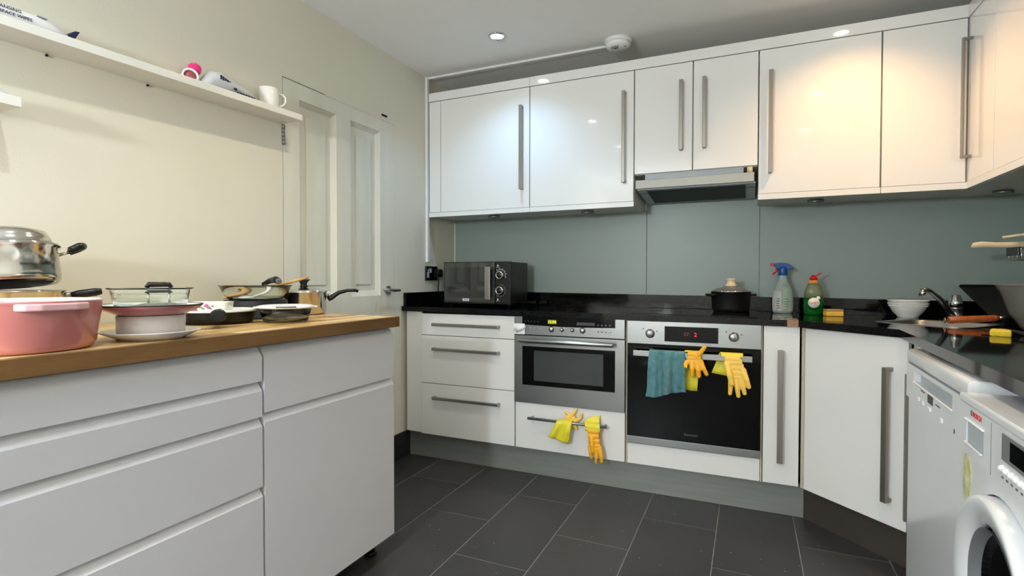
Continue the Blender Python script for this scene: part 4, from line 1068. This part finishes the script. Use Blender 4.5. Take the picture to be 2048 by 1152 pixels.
# tilted pot on top
MTP = Matrix.Translation((x, y, ZI + .128)) @ Matrix.Rotation(radians(-7), 4, vr) @ Matrix.Rotation(radians(-4), 4, Vector((-vr.y, vr.x, 0)))
t = thing('stock_pot', 'steel pot with black loop handles perched tilted on the low steel pan', 'pot', (x, y, ZI + .119))
z = B(); z.lathe([(0, 0.004), (.085, .004), (.094, .000), (.100, .006), (.102, .02), (.100, .086), (.107, .090), (.107, .094), (.099, .092), (.097, .02), (0, .012)], (0, 0, 0), 48, MTP); z.build('body', m_pansteel, t)
z = B(); z.lathe([(0, .0), (.08, 0), (.085, .003), (.08, .0036), (0, .0036)], (0, 0, 0), 40, MTP); z.build('base', m_blackm, t)
for s_ in (1, -1):
    n = vr * s_; tn = Vector((-n.y, n.x, 0))
    P3 = lambda a, r_, h_: MTP @ (n * r_ + tn * a + Vector((0, 0, h_)))
    z = B(); z.tube([P3(-.016, .100, .072), P3(-.016, .124, .080)], .0022, 8).tube([P3(.016, .100, .072), P3(.016, .124, .080)], .0022, 8); z.build('handle_wire', m_chrome, t)
    z = B(); z.tube([P3(-.018, .122, .081), P3(-.015, .143, .091), P3(0, .150, .094), P3(.015, .143, .091), P3(.018, .122, .081)], [.0085, .0105, .011, .0105, .0085], 12); z.build('handle', m_black, t)
t = thing('pot_lid', 'domed steel lid on the tilted pot', 'lid', MTP @ Vector((0, 0, .095)))
z = B(); z.lathe([(.104, .0945), (.104, .097), (.090, .098), (.089, .115), (.080, .131), (.060, .139), (0, .142), (0, .139), (.058, .136), (.076, .128), (.086, .113), (.087, .0955), (.104, .0945)], (0, 0, 0), 48, MTP); z.build('dome', m_pansteel, t)

x, y = .543, -2.382
t = thing('plate', 'white dinner plate with raised rim under the white souffle dish', 'plate', (x, y, ZI))
B().lathe([(0, .004), (.062, .003), (.064, 0), (.070, 0), (.074, .004), (.102, .0165), (.105, .0195), (.103, .0205), (.075, .010), (.06, .0085), (0, .0085)], (x, y, ZI), 56).build('body', m_ceram, t)
t = thing('souffle_dish', 'straight sided white dish stacked between the white and the pink plate', 'dish', (x, y, ZI + .0087))
B().lathe([(0, 0), (.067, 0), (.070, .003), (.0715, .048), (.068, .049), (.0655, .046), (.064, .006), (0, .005)], (x, y, ZI + .0087), 48).build('body', mat('off_white_stoneware', (.87, .845, .82), .25, coat=.3, var=.02), t)
zp = ZI + .0582
t = thing('plate', 'pink plate with white face and dark rim line, upper plate of the stack', 'plate', (x, y, zp))
B().lathe([(0, 0), (.070, 0), (.076, .003), (.100, .014), (.107, .020), (.108, .0225), (.1065, .0228)], (x, y, zp), 56).build('underside', m_pinkd, t)
B().lathe([(.1065, .0222), (.1095, .0228), (.1092, .0252), (.1055, .0250), (.105, .0240)], (x, y, zp), 56).build('rim_line', m_textd, t)
B().lathe([(.1055, .0242), (.10, .0205), (.078, .0105), (.07, .008), (0, .0078)], (x, y, zp), 56).build('face', m_ceram, t)
zg = zp + .0082
t = thing('glass_dish', 'clear glass oven dish standing on the pink plate', 'dish', (x, y, zg))
z = B(); z.lathe([(0, 0), (.060, 0), (.070, .004), (.076, .02), (.083, .052), (.089, .054), (.089, .057), (.082, .057), (.0785, .053), (.072, .02), (.066, .008), (0, .005)], (x, y, zg), 48); z.build('body', m_glass, t)
t = thing('pan_lid', 'small glass lid with an arched black handle lying in the glass dish', 'lid', (x - .012, y + .03, zg + .007))
z = B(); z.lathe([(0, .010), (.03, .009), (.058, .0), (.060, .002), (.03, .0125), (0, .0135)], (x - .012, y + .026, zg + .006), 36); z.build('glass', m_smoke, t)
tn = Vector((cos(radians(-58)), -sin(radians(-58)), 0)); c = Vector((x - .012, y + .026, zg + .006))
z = B(); z.tube([c - tn * .022 + Vector((0, 0, .010)), c - tn * .022 + Vector((0, 0, .052))], .0028, 8).tube([c + tn * .022 + Vector((0, 0, .010)), c + tn * .022 + Vector((0, 0, .052))], .0028, 8); z.build('handle_feet', m_chrome, t)
z = B(); z.tube([c - tn * .026 + Vector((0, 0, .050)), c - tn * .022 + Vector((0, 0, .058)), c + tn * .022 + Vector((0, 0, .058)), c + tn * .026 + Vector((0, 0, .050))], [.005, .0065, .0065, .005], 10); z.build('handle', m_black, t)

# frying pan with white interior
x, y = .286, -2.012
t = thing('frying_pan', 'black frying pan with white interior, its handle pointing at the camera', 'pan', (x, y, ZI))
B().lathe([(0, 0), (.094, 0), (.102, .004), (.110, .020), (.113, .036), (.114, .0385)], (x, y, ZI), 56).build('body', m_blackm, t)
B().lathe([(.114, .0385), (.1155, .041), (.1155, .044), (.111, .045), (.108, .036), (.100, .012), (.092, .006), (0, .006)], (x, y, ZI), 56).build('interior', m_ceram, t)
va = Vector((1.868 - x, -3.2 - y, 0)).normalized(); tn = Vector((-va.y, va.x, 0))
c = Vector((x, y, ZI + .026)) + va * .112
z = B(); z.tube([c - va * .004, c + va * .03 + Vector((0, 0, .003))], [.016, .014], 12, .7); z.build('ferrule', m_steel, t)
z = B(); z.tube([c + va * .028 + Vector((0, 0, .003)), c + va * .06 + Vector((0, 0, .006)), c + va * .11 + Vector((0, 0, .011)), c + va * .135 + Vector((0, 0, .013)), c + va * .142 + Vector((0, 0, .013))], [.014, .017, .021, .022, .017], 14, .85); z.build('handle', m_black, t)
# floral dish in the pan
fx, fy = x - .022, y - .016
t = thing('floral_dish', 'cream china dish with pink flowers standing in the white lined frying pan', 'dish', (fx, fy, ZI + .0065), (0, 0, radians(36)))
z = B()
b2 = bmesh.new(); rg = []
for s_, h_ in ((.88, 0), (1.0, .062), (.95, .062), (.84, .006)):
    rg.append([b2.verts.new((p[0] * s_, p[1] * s_, h_)) for p in rrect(-.066, .066, -.042, .042, .012, 3)])
for a_, c_ in zip(rg, rg[1:]):
    n = len(a_)
    for k in range(n): b2.faces.new((a_[k], a_[(k + 1) % n], c_[(k + 1) % n], c_[k]))
b2.faces.new(rg[0]); b2.faces.new(rg[-1]); bmesh.ops.recalc_face_normals(b2, faces=b2.faces)
z.add(b2); z.build('body', m_floral, t, True)
def yface(h_): return -.042 * (.88 + .12 * h_ / .062) - .0006
z = B()
for (cx_, ch, r_) in [(-.042, .042, .010), (-.032, .050, .009), (-.030, .036, .010), (-.048, .052, .007), (.005, .052, .006), (.012, .046, .005)]:
    z.sphere((cx_, yface(ch), ch), r_, (1, .08, 1), 12)
z.build('flower_print', m_petal, t, True)
z = B()
for k in range(11):
    cx_ = -.018 + k * .007; ch = .050 - .004 * (k % 3) - (.010 if k > 6 else 0)
    z.sphere((cx_, yface(ch), ch), .0038, (1.3, .1, .6), 8)
for k in range(4): z.sphere((-.055 + k * .014, yface(.024), .024 + .003 * (k % 2)), .005, (1.4, .1, .5), 8)
z.build('leaf_print', m_leafp, t, True)

# black cake tin with glass bowl
x, y = .202, -1.795
t = thing('cake_tin', 'round black cake tin turned upside down under the glass bowl', 'tin', (x, y, ZI))
B().lathe([(.112, 0), (.113, .003), (.110, .006), (.108, .062), (.105, .0655), (0, .0655), (0, .0635), (.104, .0635), (.106, .004), (.112, 0)], (x, y, ZI), 48).build('body', m_blackm, t)
zb = ZI + .0660
t = thing('glass_bowl', 'clear glass bowl holding kitchen utensils on the black tin', 'bowl', (x, y, zb))
B().lathe([(0, 0), (.085, 0), (.098, .006), (.110, .026), (.122, .050), (.125, .052), (.125, .054), (.120, .0535), (.106, .027), (.095, .009), (.083, .0045), (0, .0045)], (x, y, zb), 56).build('body', m_glass, t)
rv = Vector((cos(radians(-49.5)), -sin(radians(-49.5)), 0)); bv = Vector((-rv.y, rv.x, 0))  # right / away from camera
O = Vector((x, y, zb))
t = thing('wooden_spoon', 'wooden spoon leaning over the rim of the glass bowl', 'spoon', O + Vector((0, 0, .006)))
z = B(); z.tube([O - rv * .062 + Vector((0, 0, .0165)), O + bv * .01 + Vector((0, 0, .036)), O + rv * .12 + bv * .03 + Vector((0, 0, .064)), O + rv * .185 + bv * .04 + Vector((0, 0, .083))], [.006, .0055, .0055, .005], 10); z.build('handle', m_wood, t)
z = B(); z.sphere((0, 0, 0), .024, (1.5, 1, .35), 16, Matrix.Translation(O - rv * .074 + Vector((0, 0, .0145))) @ Matrix.Rotation(math.atan2(rv.y, rv.x), 4, 'Z') @ Matrix.Rotation(radians(-12), 4, 'Y')); z.build('spoon_bowl', m_wood, t)
t = thing('plastic_spoon', 'white plastic spoon lying in the glass bowl', 'spoon', O - bv * .05 + Vector((0, 0, .006)))
z = B(); z.tube([O - rv * .01 - bv * .060 + Vector((0, 0, .012)), O + rv * .03 - bv * .055 + Vector((0, 0, .026)), O + rv * .075 - bv * .045 + Vector((0, 0, .050))], [.004, .004, .0045], 8); z.build('handle', m_white, t)
z = B(); z.sphere((0, 0, 0), .018, (1.5, 1, .25), 14, Matrix.Translation(O - rv * .032 - bv * .058 + Vector((0, 0, .0098))) @ Matrix.Rotation(math.atan2(rv.y, rv.x), 4, 'Z')); z.build('spoon_bowl', m_white, t)
t = thing('ladle', 'steel ladle with a chunky black handle resting on the glass bowl rim', 'ladle', O + rv * .06 + Vector((0, 0, .01)))
z = B(); z.tube([O - rv * .03 + bv * .062 + Vector((0, 0, .024)), O + rv * .045 + bv * .052 + Vector((0, 0, .058))], .003, 8); z.sphere(O - rv * .045 + bv * .060 + Vector((0, 0, .024)), .022, (1, 1, .6), 14); z.build('shaft', m_chrome, t)
z = B(); z.tube([O + rv * .022 + bv * .062 + Vector((0, 0, .055)), O + rv * .05 + bv * .052 + Vector((0, 0, .070)), O + rv * .068 - bv * .010 + Vector((0, 0, .074)), O + rv * .076 - bv * .03 + Vector((0, 0, .068))], [.007, .011, .013, .012], 12); z.build('handle', m_black, t)
z = B(); z.tube([O + rv * .0764 - bv * .031 + Vector((0, 0, .0678)), O + rv * .078 - bv * .036 + Vector((0, 0, .0662))], [.0115, .009], 12); z.build('end_cap', m_grey, t)

# glass food box with white lid
x, y = .452, -1.888
t = thing('food_container', 'clear glass food container with white clip lid near the worktop front', 'container', (x, y, ZI))
z = B(); z.lathe([(0, 0), (.062, 0), (.070, .004), (.075, .018), (.081, .046), (.078, .046), (.072, .018), (.067, .008), (0, .005)], (x, y, ZI), 48); z.build('body', m_glass, t)
ldo = B().lathe([(0, .0462), (.086, .0462), (.090, .049), (.0895, .053), (.078, .056), (.074, .0545), (0, .0545)], (x, y, ZI), 48).build('lid', m_white, t)
va = Vector((1.868 - x, -3.2 - y, 0)).normalized(); tn = Vector((-va.y, va.x, 0)); c = Vector((x, y, ZI))
z = B(); z.tube([c + va * .083 - tn * .030 + Vector((0, 0, .0525)), c + va * .0885 + Vector((0, 0, .0525)), c + va * .083 + tn * .030 + Vector((0, 0, .0525))], .0045, 8, .6); lab(z.build('clip', m_grey, ldo), 'grey clip on the lid')
for s_ in (1, -1):
    z = B(); z.prism([tuple((c + tn * s_ * a + va * q).to_2d()) for a, q in [(.080, -.018), (.099, -.012), (.099, .012), (.080, .018)]], ZI + .047, ZI + .052, 'z', .001); z.build('clip', m_white, ldo)

# steel saucepan with lid
x, y = .228, -1.590
t = thing('saucepan', 'steel saucepan with a curved black handle at the far end of the wooden worktop', 'pan', (x, y, ZI))
B().lathe([(0, 0), (.072, 0), (.080, .005), (.0855, .018), (.0865, .086), (.0895, .089), (.0895, .0915), (.0855, .091), (.083, .02), (.076, .008), (0, .005)], (x, y, ZI), 48).build('body', m_pansteel, t)
rv2 = Vector((cos(radians(-45.5)), -sin(radians(-45.5)), 0)); c = Vector((x, y, ZI))
z = B(); z.tube([c + rv2 * .082 + Vector((0, 0, .078)), c + rv2 * .096 + Vector((0, 0, .074))], .008, 10); z.build('bracket', m_steel, t)
z = B(); z.tube([c + rv2 * .092 + Vector((0, 0, .058)), c + rv2 * .105 + Vector((0, 0, .066)), c + rv2 * .135 + Vector((0, 0, .086)), c + rv2 * .17 + Vector((0, 0, .095)), c + rv2 * .20 + Vector((0, 0, .095)), c + rv2 * .212 + Vector((0, 0, .091))], [.012, .0135, .0105, .0085, .0085, .0075], 12, .8); z.build('handle', m_black, t)
t = thing('pan_lid', 'low steel lid with a flared black knob on the steel saucepan', 'lid', (x, y, ZI + .0916))
B().lathe([(.0895, .0918), (.0895, .094), (.08, .098), (.05, .106), (.022, .110), (0, .110), (0, .108), (.05, .103), (.08, .0945), (.0895, .0918)], (x, y, ZI), 48).build('dome', m_pansteel, t)
B().lathe([(0, .1095), (.018, .1095), (.0125, .116), (.013, .124), (.020, .135), (.026, .1385), (.024, .1405), (0, .139)], (x, y, ZI), 32).build('knob', m_black, t)

# ================================================================== WALL SHELVES
def zs(y): return 1.7575 + (y + 1.49) * .0235
SHY0, SHY1 = -2.95, -1.4855
b = bmesh.new()
vs = []
for y in (SHY0, SHY1):
    for x_, dz in ((.0005, -.0255), (.122, -.0255), (.122, 0), (.0005, 0)): vs.append(b.verts.new((x_, y, zs(y) + dz)))
for f in ((0, 1, 2, 3), (4, 5, 6, 7), (0, 1, 5, 4), (1, 2, 6, 5), (2, 3, 7, 6), (3, 0, 4, 7)): b.faces.new([vs[i] for i in f])
bmesh.ops.recalc_face_normals(b, faces=b.faces)
bmesh.ops.bevel(b, geom=list(b.edges), offset=.0008, segments=1, affect='EDGES')
t = thing('wall_shelf', 'long narrow white wall shelf, the upper of the two, ending over the door', 'shelf', (.06, -2.2, 1.70))
z = B(); z.add(b); z.build('board', m_cab, t)
for y in (-2.336, -2.053):
    z = B(); z.cyl((.0005, y, zs(y) - .031), (.006, y, zs(y) - .031), .0035, 8); z.build('screw', m_dark, t)
t = thing('wall_shelf', 'short white wall shelf, the lower one at the left edge of the photo', 'shelf', (.06, -2.75, 1.50))
B().box(.0005, .122, -3.0, -2.447, 1.5085, 1.5345, .0008, 1).build('board', m_cab, t)
# crumpled film on the lower shelf
random.seed(3)
rows = []
for i in range(7):
    rows.append([(.03 + .014 * i, -2.58 + .02 * k, 1.5352 + (0 if k in (0, 6) or i in (0, 6) else random.uniform(.008, .024))) for k in range(7)])
tag(sheet('plastic_bag', m_bag, None, rows, .0006), 'crumpled grey plastic bag on the lower wall shelf', 'bag')
# wipes packet on the upper shelf
yy0, yy1 = -2.72, -2.33
t = thing('wipes_packet', 'long white packet of cleansing surface wipes lying on the upper shelf', 'packet', (.06, -2.52, zs(-2.5)))
rows = []
for i in range(9):
    a = i / 8; x_ = .018 + .09 * a; hgt = .036 * (sin(pi * min(1, .12 + a * .88)) ** .35)
    rows.append([(x_, yy0 + (yy1 - yy0) * k / 8, zs(yy0 + (yy1 - yy0) * k / 8) + .0012 + max(.0, hgt * (1 if 0 < k < 8 else .25)) * (1 - .25 * (k > 6))) for k in range(9)])
b = bmesh.new(); n = 16; rings = []
for k in range(11):
    y = yy0 + (yy1 - yy0) * k / 10; e = min(k, 10 - k); hh = [.006, .016, .0185, .0185, .0185, .0185][e]; ww = [.034, .039, .041, .041, .041, .041][e]
    zc = zs(y) + .0008 + hh
    rings.append([b.verts.new((.068 + ww * (abs(cos(q)) ** .6) * (1 if cos(q) >= 0 else -1), y, zc + hh * (abs(sin(q)) ** .7) * (1 if sin(q) >= 0 else -1))) for q in [2 * pi * j / n for j in range(n)]])
for a_, c_ in zip(rings, rings[1:]):
    for k in range(n): b.faces.new((a_[k], a_[(k + 1) % n], c_[(k + 1) % n], c_[k]))
b.faces.new(rings[0]); b.faces.new(rings[-1]); bmesh.ops.recalc_face_normals(b, faces=b.faces)
z = B(); z.add(b, None, True); pk = z.build('packet', m_white, t)
z = B(); z.prism([(-2.331, zs(-2.33) + .001), (-2.331, zs(-2.33) + .012), (-2.312, zs(-2.33) + .030), (-2.300, zs(-2.33) + .032), (-2.310, zs(-2.33) + .012), (-2.318, zs(-2.33) + .001)], .036, .100, 'x'); lab(z.build('crimped_end', m_navy, t), 'navy crimped end')
MK = frame((.1096, -2.472, zs(-2.46) + .027), (0, 1, .0235), (-.25, 0, .97))
text('print', 'CLEANSING', .0125, MK, m_navy, pk, .0004, 'CENTER')
MK = frame((.1102, -2.458, zs(-2.45) + .014), (0, 1, .0235), (.12, 0, .99))
text('print', 'SURFACE WIPES', .0118, MK, m_navy, pk, .0004, 'CENTER')
z = B(); z.box(.060, .098, -2.40, -2.375, zs(-2.39) + .0366, zs(-2.39) + .040, .001); z.build('resealable_flap', m_lgrey, t)
# tape roll and pompom
y = -1.940
t = thing('tape_roll', 'roll of tape with rose core lying on the upper shelf', 'tape', (.08, y, zs(y)))
q = Matrix.Translation((.056, y, zs(y) + .027)) @ Matrix.Rotation(radians(62), 4, 'Z') @ Matrix.Rotation(radians(90), 4, 'X')
z = B(); z.lathe([(.020, -.012), (.0262, -.012), (.0262, .012), (.020, .012), (.020, -.012)], (0, 0, 0), 36, q); z.build('tape', m_white, t)
z = B(); z.lathe([(0, -.006), (.0198, -.006), (.0198, .006), (0, .006)], (0, 0, 0), 32, q); z.build('core', m_rose, t)
z = B(); t_ = bmesh.new(); bmesh.ops.create_icosphere(t_, subdivisions=4, radius=.021)
random.seed(4)
for v_ in t_.verts: v_.co *= random.uniform(.93, 1.10)
z.add(t_, Matrix.Translation((.052, -1.920, zs(-1.92) + .060)), True)
z.tube([(.052, -1.920, zs(-1.92) + .0005), (.052, -1.920, zs(-1.92) + .045)], .009, 12)
tag(z.build('pompom', m_hot), 'bright pink fluffy pompom behind the tape roll on the upper shelf', 'pompom')
# bag of something
random.seed(9)
t = thing('plastic_bag', 'clear printed plastic bag slumped on the upper shelf left of the mug', 'bag', (.06, -1.80, zs(-1.8)))
b = bmesh.new(); n = 14; rings = []
hs = [(.010, .02), (.033, .038), (.038, .044), (.035, .045), (.030, .043), (.026, .043), (.021, .042), (.017, .040), (.006, .03)]
for k, (hh, ww) in enumerate(hs):
    y = -1.905 + .215 * k / (len(hs) - 1); zc = zs(y) + .001 + hh
    rings.append([b.verts.new((.066 + ww * cos(2 * pi * j / n) + random.uniform(-.003, .003), y + random.uniform(-.004, .004), max(zs(y) + .001, zc + hh * sin(2 * pi * j / n) * random.uniform(.85, 1.1)))) for j in range(n)])
for a_, c_ in zip(rings, rings[1:]):
    for k in range(n): b.faces.new((a_[k], a_[(k + 1) % n], c_[(k + 1) % n], c_[k]))
b.faces.new(rings[0]); b.faces.new(rings[-1]); bmesh.ops.recalc_face_normals(b, faces=b.faces)
z = B(); z.add(b, None, True); z.build('film', m_bag, t)
z = B()
for k in range(5): z.box(.1095, .112, -1.862 + k * .009, -1.856 + k * .009, zs(-1.86) + .036 - .002 * (k % 2), zs(-1.86) + .050 - .003 * k)
for k in range(7): z.box(.1045, .107, -1.79 + k * .012, -1.782 + k * .012, zs(-1.78) + .004, zs(-1.78) + .011)
z.sphere((.110, -1.80, zs(-1.8) + .016), .008, (.25, 1, .7), 10)
stuff(z.build('dark_print', m_navy, t))
# mug
x, y = .060, -1.605
t = thing('mug', 'white mug at the end of the upper shelf', 'mug', (x, y, zs(y)))
B().lathe([(0, .0005), (.030, .0005), (.033, .003), (.037, .03), (.0395, .082), (.0385, .083), (.0365, .081), (.034, .03), (.030, .006), (0, .005)], (x, y, zs(y)), 40).build('body', m_ceram, t)
q = Vector((.55, .835, 0)); c = Vector((x, y, zs(y)))
z = B(); z.tube([c + q * .036 + Vector((0, 0, .066)), c + q * .052 + Vector((0, 0, .068)), c + q * .064 + Vector((0, 0, .056)), c + q * .064 + Vector((0, 0, .038)), c + q * .052 + Vector((0, 0, .022)), c + q * .034 + Vector((0, 0, .016))], .0042, 10); z.build('handle', m_ceram, t)
